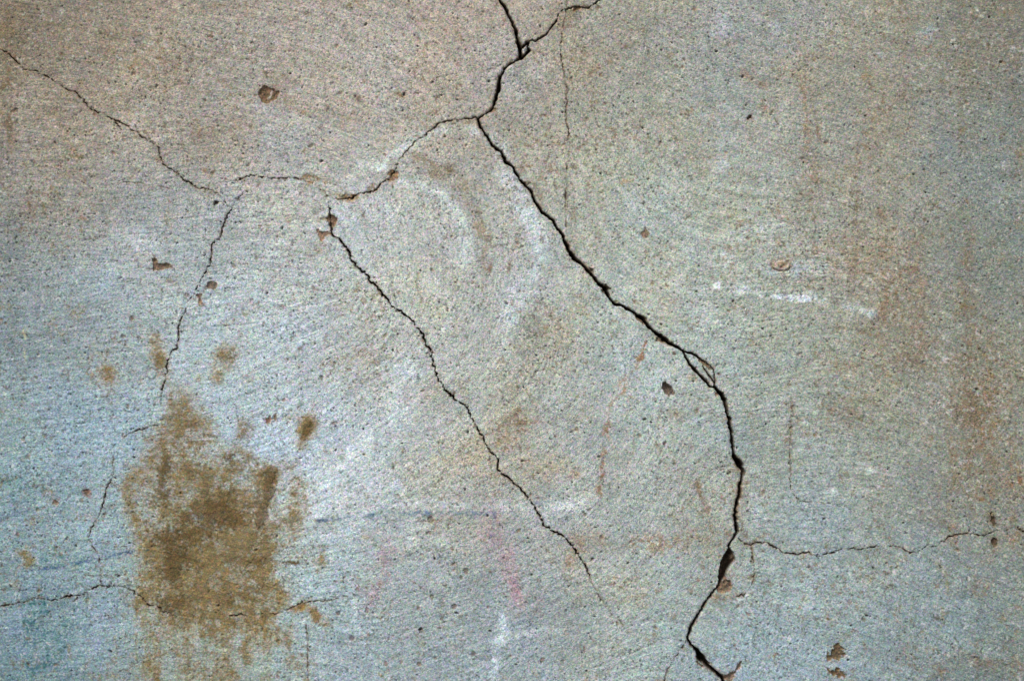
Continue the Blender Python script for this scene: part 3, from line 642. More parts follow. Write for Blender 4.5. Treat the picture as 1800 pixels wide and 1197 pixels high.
# ------------------------------------------------------------------ broken-out chips
CHIPS = [  # polygon, depth, colour, label
    ([(457, 158), (465, 151), (474, 156), (482, 157), (492, 163), (487, 172), (480, 176), (470, 184), (460, 180), (454, 170)], 3.0, (106, 88, 66), 'brown chip in the upper left of the wall'),
    ([(268, 456), (275, 454), (278, 464), (292, 464), (304, 467), (305, 472), (293, 474), (281, 477), (271, 475), (267, 469)], 2.8, (106, 92, 74), 'flat brown chip left of the hairline crack'),
    ([(366, 498), (372, 495), (381, 496), (383, 504), (378, 510), (370, 509), (365, 504)], 2.4, (110, 100, 84), 'round chip beside the hairline crack'),
    ([(342, 517), (350, 519), (356, 512), (358, 517), (354, 525), (356, 536), (350, 532), (347, 524)], 2.2, (122, 100, 84), 'forked chip touching the hairline crack'),
    ([(578, 378), (588, 381), (592, 389), (590, 399), (583, 405), (577, 398), (576, 386)], 3.4, (104, 84, 66), 'chip at the head of the diagonal crack'),
    ([(557, 404), (566, 408), (578, 404), (583, 412), (574, 418), (565, 424), (562, 415), (556, 410)], 2.0, (132, 110, 90), 'pale chip left of the diagonal crack'),
    ([(374, 358), (379, 354), (384, 355), (382, 360), (376, 362)], 4.0, (58, 52, 42), 'small dark hole below the hairline crack'),
    ([(1167, 675), (1170, 672), (1177, 677), (1184, 688), (1186, 694), (1176, 696), (1168, 691), (1164, 683)], 6.5, (92, 80, 68), 'deep oval pit left of the wide crack'),
    ([(1129, 409), (1133, 405), (1138, 408), (1140, 414), (1136, 421), (1130, 418)], 1.6, (124, 112, 92), 'shallow brown chip right of the wide crack'),
    ([(463, 732), (469, 734), (474, 731), (478, 735), (485, 727), (484, 738), (476, 738), (469, 743)], 1.8, (112, 94, 78), 'ragged small chip above the mud stain'),
    ([(1455, 1134), (1464, 1137), (1472, 1131), (1481, 1140), (1487, 1150), (1480, 1153), (1474, 1161), (1463, 1157), (1451, 1164), (1456, 1152), (1460, 1144)], 2.6, (98, 84, 58), 'ragged dark brown chip near the bottom edge, upper one'),
    ([(1455, 1175), (1466, 1178), (1470, 1174), (1478, 1181), (1487, 1190), (1474, 1190), (1464, 1188), (1457, 1183)], 2.4, (98, 80, 52), 'ragged dark brown chip near the bottom edge, lower one'),
    ([(1739, 901), (1744, 898), (1744, 906), (1750, 912), (1751, 922), (1747, 926), (1744, 916), (1739, 908)], 3.4, (74, 66, 52), 'dark chip above the right hairline crack'),
    ([(1743, 948), (1749, 944), (1754, 950), (1752, 958), (1747, 962), (1744, 956)], 3.0, (80, 68, 54), 'dark chip below the right hairline crack'),
    ([(1314, 209), (1317, 204), (1322, 201), (1320, 207), (1316, 210)], 5.0, (40, 34, 28), 'tiny black hole in the upper right'),
    ([(146, 863), (151, 860), (157, 863), (158, 869), (152, 872), (147, 869)], 2.0, (112, 88, 72), 'round chip left of the mud stain'),
    ([(91, 876), (96, 877), (105, 884), (100, 888), (92, 887)], 2.0, (120, 104, 92), 'three cornered chip near the left edge'),
    ([(1129, 558), (1137, 560), (1139, 571), (1133, 568)], 3.5, (96, 82, 66), 'narrow hollow on the upper side of the wide crack'),
    ([(1112, 552), (1122, 556), (1131, 563), (1130, 568), (1121, 561)], 4.5, (84, 72, 58), 'narrow hollow below the wide crack'),
    ([(1150, 590), (1159, 590), (1170, 599), (1170, 604), (1162, 603), (1155, 598)], 5.0, (104, 90, 72), 'rounded hollow below the wide crack'),
    ([(1057, 509), (1064, 514), (1064, 519), (1058, 515)], 4.0, (96, 82, 66), 'tiny hollow below a bend of the wide crack'),
    ([(1064, 500), (1070, 502), (1073, 508), (1069, 512), (1063, 506)], 5.5, (92, 86, 78), 'rounded hollow in a bend of the wide crack'),
    ([(1036, 470), (1042, 472), (1044, 479), (1039, 481)], 5.0, (92, 80, 74), 'small hollow above the wide crack'),
    ([(1226, 627), (1233, 629), (1240, 638), (1251, 645), (1254, 652), (1246, 649), (1236, 641), (1229, 635)], 4.0, (104, 88, 70), 'brown hollow along the upper fork'),
    ([(1262, 684), (1272, 692), (1277, 702), (1272, 706), (1264, 694)], 5.0, (82, 74, 64), 'hollow where the forks meet again'),
    ([(1252, 683), (1259, 688), (1263, 696), (1258, 695), (1252, 689)], 2.5, (142, 122, 98), 'pale brown hollow below the meeting forks'),
    ([(1263, 1024), (1275, 1015), (1284, 1020), (1286, 1030), (1281, 1041), (1268, 1042), (1260, 1038)], 5.5, (112, 98, 80), 'brown hollow below the hole in the wide crack'),
    ([(1270, 1188), (1282, 1186), (1290, 1178), (1297, 1168), (1303, 1163), (1300, 1174), (1292, 1184), (1284, 1197), (1272, 1198)], 4.0, (112, 100, 84), 'brown hollow rising from the foot of the wide crack'),
    ([(1225, 1146), (1230, 1150), (1228, 1162), (1238, 1172), (1247, 1178), (1240, 1178), (1229, 1169), (1224, 1163), (1226, 1155)], 4.0, (96, 84, 70), 'dark hollow at the bottom of the wide crack'),
    ([(515, 1066), (533, 1061), (543, 1058), (538, 1068), (526, 1074), (518, 1073)], 0.9, (132, 98, 48), 'ochre flake beside the mud stain'),
    ([(1222, 646), (1226, 652), (1224, 656), (1219, 652)], 4.0, (96, 78, 60), 'tiny brown hollow on the lower fork'),
    ([(600, 344), (612, 341), (624, 343), (634, 338), (640, 343), (630, 348), (618, 354), (604, 356)], 1.3, (140, 116, 86), 'shallow crumbled strip under the joining hairline'),
    ([(528, 312), (540, 306), (556, 310), (562, 318), (552, 324), (540, 322)], 1.0, (150, 126, 92), 'shallow flaked patch at the gap in the joining hairline'),
    ([(646, 330), (658, 324), (664, 330), (656, 340), (648, 338)], 1.4, (134, 110, 82), 'small crumbled chip above the joining hairline'),
    ([(560, 384), (570, 380), (577, 384), (570, 390), (562, 390)], 1.2, (140, 118, 92), 'tiny chip left of the head of the diagonal crack'),
    ([(682, 308), (689, 299), (696, 301), (699, 312), (692, 322), (684, 318)], 1.8, (128, 104, 80), 'crumbled brown chip on the joining hairline'),
    ([(862, 190), (868, 186), (872, 192), (864, 200), (856, 203), (856, 197)], 2.4, (112, 96, 78), 'crumbled chip above the junction of the wide crack'),
    ([(1009, 16), (1016, 12), (1024, 13), (1020, 18), (1010, 22)], 3.0, (104, 82, 60), 'brown hollow beside the top branch crack'),
]
SMALL = [(819, 1004, 4.5), (759, 1049, 4.5), (799, 1066, 5), (777, 1088, 3.6), (739, 1109, 4.5), (595, 1078, 5), (645, 1074, 4.5), (831, 1149, 4),
         (737, 1169, 4.2), (679, 1166, 4), (766, 1156, 3.6), (757, 914, 5), (619, 1121, 4), (953, 1159, 4), (1097, 1178, 3), (1152, 1102, 3.4),
         (1518, 1089, 4.4), (1602, 1003, 3), (547, 257, 5), (527, 138, 3.4), (584, 147, 3.4), (1160, 252, 4), (374, 305, 2.6), (120, 282, 2.4),
         (68, 1038, 4), (80, 751, 4), (247, 1012, 3.4), (65, 895, 4), (329, 520, 4.4), (362, 506, 3.4), (565, 663, 4.4), (442, 527, 3.6),
         (231, 561, 3.8), (217, 592, 4), (220, 607, 3.6), (498, 703, 3), (524, 716, 3.4), (798, 691, 2.6), (1052, 682, 2), (618, 1032, 3),
         (811, 1017, 3), (735, 1070, 3), (1650, 480, 3), (1573, 556, 3), (1521, 1170, 3), (1447, 1004, 2.4), (785, 1030, 3), (1671, 165, 3), (1738, 80, 3)]
chip_lab = np.full(shape, -1, np.int16)
for k, (poly, dep, c, _l) in enumerate(CHIPS):
    x = [p[0] for p in poly]
    y = [p[1] for p in poly]
    w = win(min(x) - 7, max(x) + 7, min(y) - 7, max(y) + 7)
    f = (poly_field(poly)[w] + 2.2 * n_warp[w] + (3.4 if 'ragged dark' in _l else 1.6) * n_fin[w])
    m = np.clip((f + 0.5) / 1.3, 0, 1)
    core = np.clip(f / 5, 0, 1)
    H[w] -= m * dep * (0.65 + 0.45 * core) * (1 + 0.25 * n_fin[w])
    cc = lin(c) * np.array([0.82, 0.81, 0.80], np.float32) * (1 + 0.40 * n_fin[w] + 0.42 * n_grn[w] + 0.12 * n_sml[w])[..., None]
    mm = (m * (0.95 if dep >= 1.5 else np.clip(0.55 + 0.5 * n_fin[w] + 0.35 * n_grn[w], 0.1, 0.95)))[..., None]
    C[w] = C[w] * (1 - mm) + np.clip(cc, 0.004, 1) * mm
    L = chip_lab[w]
    L[m > 0.5] = k
    chip_lab[w] = L
    halo = np.clip((f + 4) / 4, 0, 1) * (1 - m)
    mixw(w, halo, (128, 112, 90), 0.35)
for (x, y, r) in SMALL:
    w = win(x - r * 2, x + r * 2, y - r * 2, y + r * 2)
    X = xs[w[1]][None, :] - x
    Y = ys[w[0]][:, None] - y
    f = r - np.hypot(X, Y * 0.9) + 1.8 * n_warp[w] + n_fin[w]
    m = np.clip((f + 0.3) / 1.6, 0, 1)
    H[w] -= 1.4 * m * np.clip(r / 4, 0.6, 1.2)
    mixw(w, m, (90 + int(x) % 18, 80 + int(y) % 14, 66), 0.66)
# pale scratch across the top left chip
f = line_field(refine([(478, 160, 3), (476, 168, 3.4), (471, 174, 3)], 0.5, 4, 5), 3)
mix(np.clip((f + 0.6) / 1.2, 0, 1), (176, 176, 166), 0.8)
H += 1.2 * np.clip((f + 0.6) / 1.2, 0, 1)
# ringed scar with a raised centre (an old filled plug hole)
w = win(1350, 1402, 445, 490)
X, Y = xs[w[1]][None, :] - 1373, ys[w[0]][:, None] - 466
d = np.hypot(X / 17.0, Y / 11.5) + 0.10 * n_warp[w]
plug = np.clip((1.02 - d) * 8, 0, 1)
ring = np.exp(-((d - 0.95) / 0.13) ** 2)
H[w] += 1.2 * plug * (0.6 + 0.8 * n_sml[w]) - 1.6 * ring * np.clip(0.7 + 1.2 * n_sml[w], 0.2, 1.4)
mixw(w, ring * np.clip(0.7 + 1.2 * n_sml[w], 0.1, 1.2), (96, 84, 66), 0.6)
mixw(w, np.clip(1.4 - d, 0, 1), (136, 114, 90), 0.6)
mixw(w, np.exp(-((d - 0.62) / 0.12) ** 2), (184, 182, 168), 0.4)
for (x, y) in ((1372, 470), (1378, 467), (1383, 463)):
    w2, g = blob(x, y, 2.6, 2.2)
    mixw(w2, g, (108, 78, 60), 0.75)
    H[w2] -= 1.5 * g
chip_plug = (w, plug > 0.5)
# smaller ring scars
for (x, y, a, b, c) in ((267, 657, 12, 10, (112, 108, 108)), (141, 740, 9, 6, (112, 122, 132)), (152, 866, 8, 7, (118, 84, 74)), (1433, 441, 6, 7, (112, 92, 72))):
    w = win(x - 20, x + 20, y - 20, y + 20)
    X, Y = xs[w[1]][None, :] - x, ys[w[0]][:, None] - y
    d = np.hypot(X / a, Y / b) + 0.15 * n_warp[w]
    ring = np.exp(-((d - 0.9) / 0.2) ** 2)
    H[w] -= 1.2 * ring
    mixw(w, ring, c, 0.55)

# ------------------------------------------------------------------ dried mud thrown against the wall
MUD = [  # x, y, rx, ry, rot, strength
    (272, 1150, 14, 60, 0, .52), (335, 1160, 22, 60, 0, .42), (395, 1150, 16, 70, 0, .52), (440, 1140, 14, 50, 0, .42), (470, 1150, 10, 60, 0, .3), (300, 1215, 90, 30, 0, .42),
    (325, 700, 20, 24, 20, .60), (300, 752, 34, 34, 0, .62), (342, 742, 26, 22, 0, .50), (285, 805, 42, 36, -20, .66), (330, 830, 46, 44, 0, .8),
    (400, 815, 42, 34, 0, .62), (468, 835, 26, 26, 0, .75), (250, 830, 20, 26, 0, .5), (225, 870, 12, 34, 0, .55), (240, 915, 12, 20, -15, .6), (300, 885, 46, 44, 0, .74),
    (395, 890, 62, 40, 10, .98), (448, 885, 30, 44, 20, .85), (330, 945, 66, 44, 0, .92), (430, 945, 66, 34, 0, .74), (300, 1005, 52, 50, 0, .96),
    (385, 1005, 70, 52, 0, .82), (330, 1055, 60, 36, 0, .82), (420, 1060, 64, 32, 0, .68), (370, 1100, 70, 26, 0, .58), (450, 1105, 44, 26, 20, .5),
    (300, 1110, 34, 26, 0, .5), (350, 1150, 90, 34, 0, .40), (270, 1180, 18, 26, 0, .68), (400, 1180, 22, 34, 0, .48), (468, 1000, 22, 50, 0, .55),
    (500, 1120, 18, 22, -40, .58), (515, 1165, 12, 14, -20, .60), (520, 860, 15, 44, 0, .42), (515, 920, 18, 40, 0, .38), (262, 960, 16, 40, 0, .58),
    (250, 1060, 12, 34, 0, .36), (190, 655, 16, 25, -8, .62), (274, 600, 12, 18, 0, .52), (283, 632, 12, 26, -20, .68), (398, 630, 18, 26, 25, .68),
    (382, 660, 10, 14, 0, .58), (540, 752, 18, 25, 20, .88), (532, 780, 12, 14, 0, .6), (350, 665, 6, 8, 0, .50), (50, 986, 14, 12, 20, .58),
    (36, 972, 10, 6, 0, .42), (530, 1067, 16, 7, -14, .70), (556, 1082, 9, 20, -35, .64), (565, 988, 9, 20, 10, .46), (425, 755, 12, 16, 0, .44),
    (345, 775, 40, 12, 0, .45), (440, 1000, 26, 60, 0, .55), (28, 1032, 8, 8, 0, .42), (62, 1150, 6, 16, 0, .2), (490, 1050, 22, 20, 0, .36)]
Mf = np.zeros(shape, np.float32)
for b in MUD:
    w, g = blob(*b[:5])
    g = g * (1.0 if b[2] > 29 else 1.28)
    Mf[w] = 1 - (1 - Mf[w]) * (1 - np.clip(g * b[5], 0, 0.97))
drip = vnoise(xs, ys, 9, 60, 91) * 0.6 + vnoise(xs, ys, 4, 28, 92) * 0.4
Mf = Mf * (1 - 0.30 * sstep(1070, 1180, ys)[:, None])
lowtex = 0.30 * fbm(34, 5, 81) + 0.26 * fbm(12, 3, 82) + 0.30 * drip * sstep(940, 1120, ys)[:, None]
mudtex = lowtex + 0.17 * n_fin + 0.20 * n_grn - 0.05 * stroke + 0.10 * fl
mud = np.clip((Mf * 1.05 + mudtex - 0.29) / 0.64, 0, 1)
stain = np.clip((Mf + 0.45 * lowtex + 0.08 * n_grn - 0.03) / 0.75, 0, 1)
Kf = np.zeros(shape, np.float32)
for b in [(292, 830, 16, 36, 0, .8), (285, 880, 22, 22, 0, .5), (345, 815, 14, 14, 0, .5), (390, 905, 60, 26, 8, .95), (345, 930, 40, 22, 0, .75), (310, 950, 40, 26, 0, .8),
          (300, 1010, 24, 44, 0, .85), (340, 985, 44, 22, 0, .6), (430, 1000, 34, 30, 0, .45), (395, 1050, 44, 24, 0, .5), (300, 1060, 28, 20, 0, .6), (400, 860, 26, 14, 30, .45),
          (405, 800, 18, 12, 0, .35), (260, 910, 10, 20, 0, .35), (440, 1090, 30, 14, 0, .4), (400, 1170, 10, 24, 0, .4), (272, 1190, 14, 14, 0, .5), (468, 840, 16, 22, 0, .5),
          (540, 752, 9, 16, 20, .8), (305, 730, 14, 12, 0, .35), (283, 640, 8, 16, -20, .4), (400, 630, 9, 14, 25, .4), (455, 1000, 14, 30, 0, .4)]:
    w, g = blob(*b[:5])
    Kf[w] = 1 - (1 - Kf[w]) * (1 - g * b[5])
mudcore = np.clip((Kf + 0.30 * fbm(26, 4, 86) + 0.22 * fbm(9, 3, 87) + 0.15 * n_fin + 0.16 * n_grn - 0.36) / 0.46, 0, 1)
mix(stain, (152, 138, 100), 0.55)
mudtone = fbm(22, 4, 83)
mudc = lin((103, 88, 50)) * np.clip(1 + 0.22 * mudtone + 0.22 * n_fin + 0.24 * n_grn + 0.16 * n_sml, 0.3, 2)[..., None]
m3 = (mud * 0.84)[..., None]
C = C * (1 - m3) + mudc * m3
m3 = (mudcore * 0.86)[..., None]
C = C * (1 - m3) + (lin((82, 69, 41)) * (1 + 0.22 * n_fin + 0.20 * n_grn + 0.16 * mudtone)[..., None]) * m3
H = H + 0.5 * mud + 0.5 * mudcore
# thick crust with its own raised edge
CRUST = [(467, 824), (474, 817), (484, 818), (488, 826), (484, 838), (480, 846), (484, 858), (481, 870), (474, 880), (470, 890), (471, 904), (466, 916),
         (458, 926), (450, 936), (444, 938), (450, 926), (448, 912), (452, 898), (456, 886), (462, 872), (466, 858), (464, 842)]
CRUST2 = [(334, 886), (344, 880), (352, 890), (366, 898), (382, 904), (398, 908), (392, 918), (372, 920), (352, 912), (340, 902)]
cf = np.maximum(poly_field(CRUST), poly_field(CRUST2)) + 2.6 * fbm(14, 3, 84) + 0.8 * n_fin
crust = np.clip((cf + 0.6) / 1.4, 0, 1)
H += 0.9 * crust + 0.5 * crust * np.clip(cf / 10, 0, 1)
m3 = (crust * 0.72)[..., None]
C = C * (1 - m3) + (lin((92, 78, 52)) * (1 + 0.18 * n_fin + 0.12 * mudtone + 0.16 * n_grn)[..., None]) * m3
edge = np.exp(-((cf + 0.6) / 1.6) ** 2)
mix(edge, (74, 56, 30), 0.22)

# marks that lie over everything else: pen lines, a scraped bar, rust
LATE = [([(740, 322), (775, 338), (803, 368), (820, 405), (816, 455)], 5, 7, (202, 208, 208), .50, .85), ([(905, 350), (935, 390), (947, 430), (942, 470), (925, 505)], 8, 9, (202, 210, 214), .50, .85),
        ([(900, 530), (872, 578)], 9, 10, (200, 206, 210), .40, .85), ([(560, 890), (570, 850), (600, 806), (650, 762)], 9, 12, (206, 214, 220), .50, .85), ([(585, 820), (576, 880)], 12, 12, (204, 212, 220), .42, .85),
        ([(690, 705), (716, 662), (730, 636)], 5, 8, (200, 206, 208), .42, .85), ([(655, 296), (700, 267), (742, 246)], 4, 7, (204, 208, 206), .52, .85), ([(610, 306), (650, 296)], 4, 8, (198, 202, 198), .40, .85),
        ([(1258, 500), (1285, 510), (1330, 516), (1400, 526), (1450, 530)], 2.2, 6, (206, 214, 218), .45, 1.0), ([(1410, 528), (1424, 514), (1428, 530)], 3, 4, (208, 216, 220), .45, .95),
        ([(880, 1078), (884, 1108), (870, 1140), (866, 1180)], 6, 9, (198, 208, 216), .28, .95), ([(700, 500), (730, 560)], 20, 30, (178, 188, 190), .2, .8),
        ([(447, 986), (470, 982), (500, 988), (538, 988)], 4, 3, (88, 72, 50), .85, .5), ([(55, 1002), (100, 997), (160, 985), (210, 974), (232, 970)], 2.6, 2.2, (58, 84, 120), .75, .75),
        ([(232, 970), (262, 966)], 2, 1.6, (50, 72, 84), .7, .5), ([(560, 915), (640, 906), (730, 900), (800, 901), (870, 902)], 2.6, 4, (96, 116, 138), .55, .85),
        ([(868, 902), (866, 925), (862, 948)], 3, 3, (92, 104, 132), .6, .7),
        ([(1135, 585), (1132, 610), (1124, 632)], 3, 7, (136, 108, 84), .6, .95), ([(1098, 660), (1086, 680), (1079, 705), (1072, 718)], 2.6, 6, (140, 112, 88), .55, .95),
        ([(1126, 632), (1110, 655), (1098, 668)], 2.6, 7, (150, 122, 98), .4, .95),
        ([(1108, 668), (1094, 690), (1082, 705)], 2.4, 5, (140, 114, 90), .45, .95), ([(1072, 718), (1066, 760), (1060, 800), (1056, 870)], 4, 8, (136, 116, 96), .62, .95),
        ([(1060, 806), (1059, 842)], 2.6, 4, (112, 86, 66), .7, .8), ([(1227, 850), (1232, 872), (1242, 900), (1248, 930)], 3, 6, (122, 104, 82), .6, .9),
        ([(866, 900), (870, 940), (892, 990), (908, 1050)], 14, 22, (148, 124, 136), .36, .85), ([(685, 950), (672, 1010), (650, 1060)], 14, 24, (144, 130, 142), .34, .85)]
for i, a in enumerate(LATE):
    smear(*a, 1500 + i, forced=True)
teal = sstep(0.35, 0.8, fbm(6.0, 2, 95) + 0.3 * n_grn)
for (x, y, rx, ry, a) in ((72, 1065, 34, 22, .9), (60, 1110, 34, 30, .8), (80, 1172, 54, 26, .8), (100, 985, 50, 16, .8), (60, 860, 46, 26, .5), (15, 850, 20, 20, .6), (110, 1080, 60, 80, .4)):
    w, g = blob(x, y, rx, ry)
    mixw(w, g * teal[w], (44, 98, 104), a)

# ------------------------------------------------------------------ cracks into relief and colour
dirt = np.clip((near_wide + 9) / 9, 0, 1) ** 1.6 * sstep(-0.5, 0.6, n_sml + 0.5 * n_fin + 0.3 * n_mid)
mix(dirt, (126, 108, 86), 0.42)
dirt2 = np.clip((near + 5) / 5, 0, 1) ** 1.5 * sstep(-0.4, 0.4, n_sml + 0.5 * n_fin)
mix(dirt2, (106, 88, 66), 0.62)
mix(np.clip((near + 1.5) / 1.5, 0, 1) * np.clip(0.8 + 0.5 * n_sml, 0.2, 1), (78, 68, 54), 0.50)
lip = np.clip((near_wide + 5) / 5, 0, 1) ** 2 * (1 - cr_cov)
H -= lip * (1.3 + 1.2 * n_sml)
lip2 = np.clip((near + 2.5) / 2.5, 0, 1) ** 2 * (1 - cr_cov)
H -= lip2 * (0.6 + 0.8 * n_sml)
# the two sides of the wide crack no longer lie in one plane
mp = np.array([p[:2] for p in MAIN_TOP[:-1] + MAIN_MID[:-1] + FORK_LOW[:-1] + MAIN_LOW + [(1264, 1010, 0)] + MAIN_BOT[1:]])
xm = np.interp(ys, mp[:, 1], mp[:, 0])
side = xs[None, :] - xm[:, None]
H += 1.6 * np.exp(-np.clip(side, 0, 1e9) / 90) * (side > 0) * np.clip(1.2 + n_mid[:, :] * 0.6, 0, 2)
H -= cr_dep
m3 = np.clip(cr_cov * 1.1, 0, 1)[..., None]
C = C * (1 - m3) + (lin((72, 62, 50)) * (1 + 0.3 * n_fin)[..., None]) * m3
# the loose crumb caught in the upper junction
w = win(916, 932, 80, 102)
C = np.clip(C, 0.004, 0.85)

# ------------------------------------------------------------------ which face belongs to which part
mid = lambda F: (F[:-1, :-1] + F[1:, :-1] + F[:-1, 1:] + F[1:, 1:]) * 0.25
fx = (xs[:-1] + xs[1:]) / 2
fy = (ys[:-1] + ys[1:]) / 2
FX, FY = np.meshgrid(fx, fy)


def yx(pts):
    P = sorted([(p[0], p[1]) for p in pts])
    return np.interp(FX, [p[0] for p in P], [p[1] for p in P])


def xy(pts):
    P = sorted([(p[1], p[0]) for p in pts])
    return np.interp(FY, [p[0] for p in P], [p[1] for p in P])


right = FX > np.interp(FY, mp[:, 1], mp[:, 0])
above_link = FY < yx(CR_A[:-1] + LINK[::-1])
branch_y = yx(BRANCH_TOP)
xb = xy(CR_B + [(281, 747), (217, 768), (199, 800)] + CR_B3[1:] + [(177, 1028), (160, 1100), (150, 1600)])
xc = xy([p for p in CR_C] + [(1130, 1140), (1168, 1196), (1150, 1260), (1150, 1600)])
low_y = yx(CR_L + [(404, 1082), (470, 1078), (543, 1057)])
part = np.full(FX.shape, 0, np.int16)
part[:] = 4                                                        # centre left
part[~right & (FX > xc)] = 5
part[~right & (FX < xb)] = 3
part[~right & (FY > low_y) & (FX < 541)] = 6
part[~right & above_link] = 0
part[right] = 1
part[right & (FY < branch_y) & (FX > 915)] = 2
part[right & (FX > 1290) & (FY > yx([(1290, 947)] + CR_R))] = 7
part[(part == 2) & (FY > 80)] = 1
frag = (right & (FY > 619) & (FY < 681) & (FX < xy([p for p in FORK_UP])) & (FX > xy(FORK_LOW)))
part[frag] = 8
frag2 = (np.hypot((FX - 924) / 4.5, (FY - 91) / 6) < 1)
part[frag2] = 9
SLABS = ['old render above the hairline cracks, tan tinted', 'old render right of the wide crack', 'old render wedge at the top edge',
         'bluish old render at the left edge', 'pale bluish old render left of the diagonal crack', 'old render between the diagonal and wide cracks',
         'blue tinted old render in the lower left corner', 'bluish old render in the lower right corner',
         'thin sliver of render caught between the forks of the wide crack', 'loose crumb of render in the upper junction of the crack']
PART_NAME = {8: 'render_fragment', 9: 'render_fragment'}
# mud patches as parts
md = mid(Mf + 0.28 * fbm(30, 3, 81) + 0.10 * fbm(11, 2, 82)) > 0.46
MUDP = [('mud_stain', (205, 510, 685, 1300), 'large ochre brown mud stain at the lower left'), ('mud_splash', (160, 225, 610, 700), 'small ochre splash left of the hairline crack'),
        ('mud_splash', (255, 300, 570, 680), 'ochre splash on the hairline crack'), ('mud_splash', (365, 430, 590, 690), 'ochre splash above the big mud stain'),
        ('mud_splash', (510, 572, 710, 805), 'dense ochre splash right of the big mud stain'), ('mud_splash', (20, 80, 955, 1010), 'faint ochre splash near the left edge')]
for k, (_, (x0, x1, y0, y1), _l) in enumerate(MUDP):
    part[md & (FX > x0) & (FX < x1) & (FY > y0) & (FY < y1)] = 20 + k
part[(mid(crust) > 0.5) & (FX > 425)] = 30
part[(mid(crust) > 0.5) & (FX <= 425)] = 31
for k in range(len(CHIPS)):
    part[mid((chip_lab == k).astype(np.float32)) > 0.49] = 40 + k
pm = np.zeros(shape, np.float32)
pm[chip_plug[0]] = chip_plug[1]
part[mid(pm) > 0.5] = 99
ccov = mid(cr_cov)
for k in range(len(CRACKS)):
    part[(mid((cr_lab == k).astype(np.float32)) >= 0.5)] = 120 + k

# ------------------------------------------------------------------ materials
def render_material():
    m = bpy.data.materials.new('weathered_render')
    m.use_nodes = True
    nt = m.node_tree
    N, Lk = nt.nodes, nt.links
    bs = N['Principled BSDF']
    at = N.new('ShaderNodeAttribute')
    at.attribute_name = 'tone'
    tc = N.new('ShaderNodeTexCoord')
    # sand grains, every cell with its own tint
    v1 = N.new('ShaderNodeTexVoronoi')
    v1.inputs['Scale'].default_value = 560
    v2 = N.new('ShaderNodeTexVoronoi')
    v2.inputs['Scale'].default_value = 330
    Lk.new(tc.outputs['Object'], v1.inputs['Vector'])
    Lk.new(tc.outputs['Object'], v2.inputs['Vector'])

    def grain(v, lo, hi):
        mr = N.new('ShaderNodeMix')
        mr.data_type = 'RGBA'
        mr.inputs[6].default_value = (lo[0], lo[1], lo[2], 1)
        mr.inputs[7].default_value = (hi[0], hi[1], hi[2], 1)
        # one value per cell for lightness, plus a little hue of its own
        sp = N.new('ShaderNodeSeparateColor')
        Lk.new(v.outputs['Color'], sp.inputs[0])
        Lk.new(sp.outputs[0], mr.inputs[0])
        hue = N.new('ShaderNodeVectorMath')
        hue.operation = 'MULTIPLY_ADD'
        Lk.new(v.outputs['Color'], hue.inputs[0])
        hue.inputs[1].default_value = (HUE, HUE, HUE)
        hue.inputs[2].default_value = (1 - HUE / 2,) * 3
        mu = N.new('ShaderNodeVectorMath')
        mu.operation = 'MULTIPLY'
        Lk.new(mr.outputs[2], mu.inputs[0])
        Lk.new(hue.outputs[0], mu.inputs[1])
        return mu.outputs[0]
    HUE = 0.26
    g1 = grain(v1, (0.77, 0.77, 0.77), (1.23, 1.23, 1.23))
    g2 = grain(v2, (0.88, 0.88, 0.88), (1.12, 1.12, 1.12))
    m1 = N.new('ShaderNodeVectorMath')
    m1.operation = 'MULTIPLY'
    Lk.new(g1, m1.inputs[0])
    Lk.new(g2, m1.inputs[1])
    m2 = N.new('ShaderNodeVectorMath')
    m2.operation = 'MULTIPLY'
    Lk.new(m1.outputs[0], m2.inputs[0])
    Lk.new(at.outputs['Color'], m2.inputs[1])
    Lk.new(m2.outputs[0], bs.inputs['Base Color'])
    bs.inputs['Roughness'].default_value = 0.93
    bs.inputs['Specular IOR Level'].default_value = 0.22
    nz = N.new('ShaderNodeTexNoise')
    nz.inputs['Scale'].default_value = 420
    nz.inputs['Detail'].default_value = 2
    Lk.new(tc.outputs['Object'], nz.inputs['Vector'])
    ad = N.new('ShaderNodeMath')
    ad.operation = 'SUBTRACT'
    Lk.new(nz.outputs['Fac'], ad.inputs[0])
    Lk.new(v1.outputs['Distance'], ad.inputs[1])
    bp = N.new('ShaderNodeBump')
    bp.inputs['Strength'].default_value = 0.4
    bp.inputs['Distance'].default_value = 0.0016
    Lk.new(ad.outputs[0], bp.inputs['Height'])
    Lk.new(bp.outputs[0], bs.inputs['Normal'])
    return m


def plain_material(name, c1, c2, scale, rough=0.9):
    m = bpy.data.materials.new(name)
    m.use_nodes = True
    nt = m.node_tree
    bs = nt.nodes['Principled BSDF']
    tc = nt.nodes.new('ShaderNodeTexCoord')
    nz = nt.nodes.new('ShaderNodeTexNoise')
    nz.inputs['Scale'].default_value = scale
    nz.inputs['Detail'].default_value = 8
    rp = nt.nodes.new('ShaderNodeValToRGB')
    rp.color_ramp.elements[0].color = (*c1, 1)
    rp.color_ramp.elements[1].color = (*c2, 1)
    rp.color_ramp.elements[0].position = 0.35
    rp.color_ramp.elements[1].position = 0.65
    nt.links.new(tc.outputs['Object'], nz.inputs['Vector'])
    nt.links.new(nz.outputs['Fac'], rp.inputs['Fac'])
    nt.links.new(rp.outputs['Color'], bs.inputs['Base Color'])
    bs.inputs['Roughness'].default_value = rough
    return m


MAT = render_material()
MAT_G = plain_material('worn_paving', (0.09, 0.085, 0.08), (0.16, 0.15, 0.14), 14)
MAT_B = plain_material('masonry', (0.12, 0.10, 0.08), (0.2, 0.17, 0.14), 9)

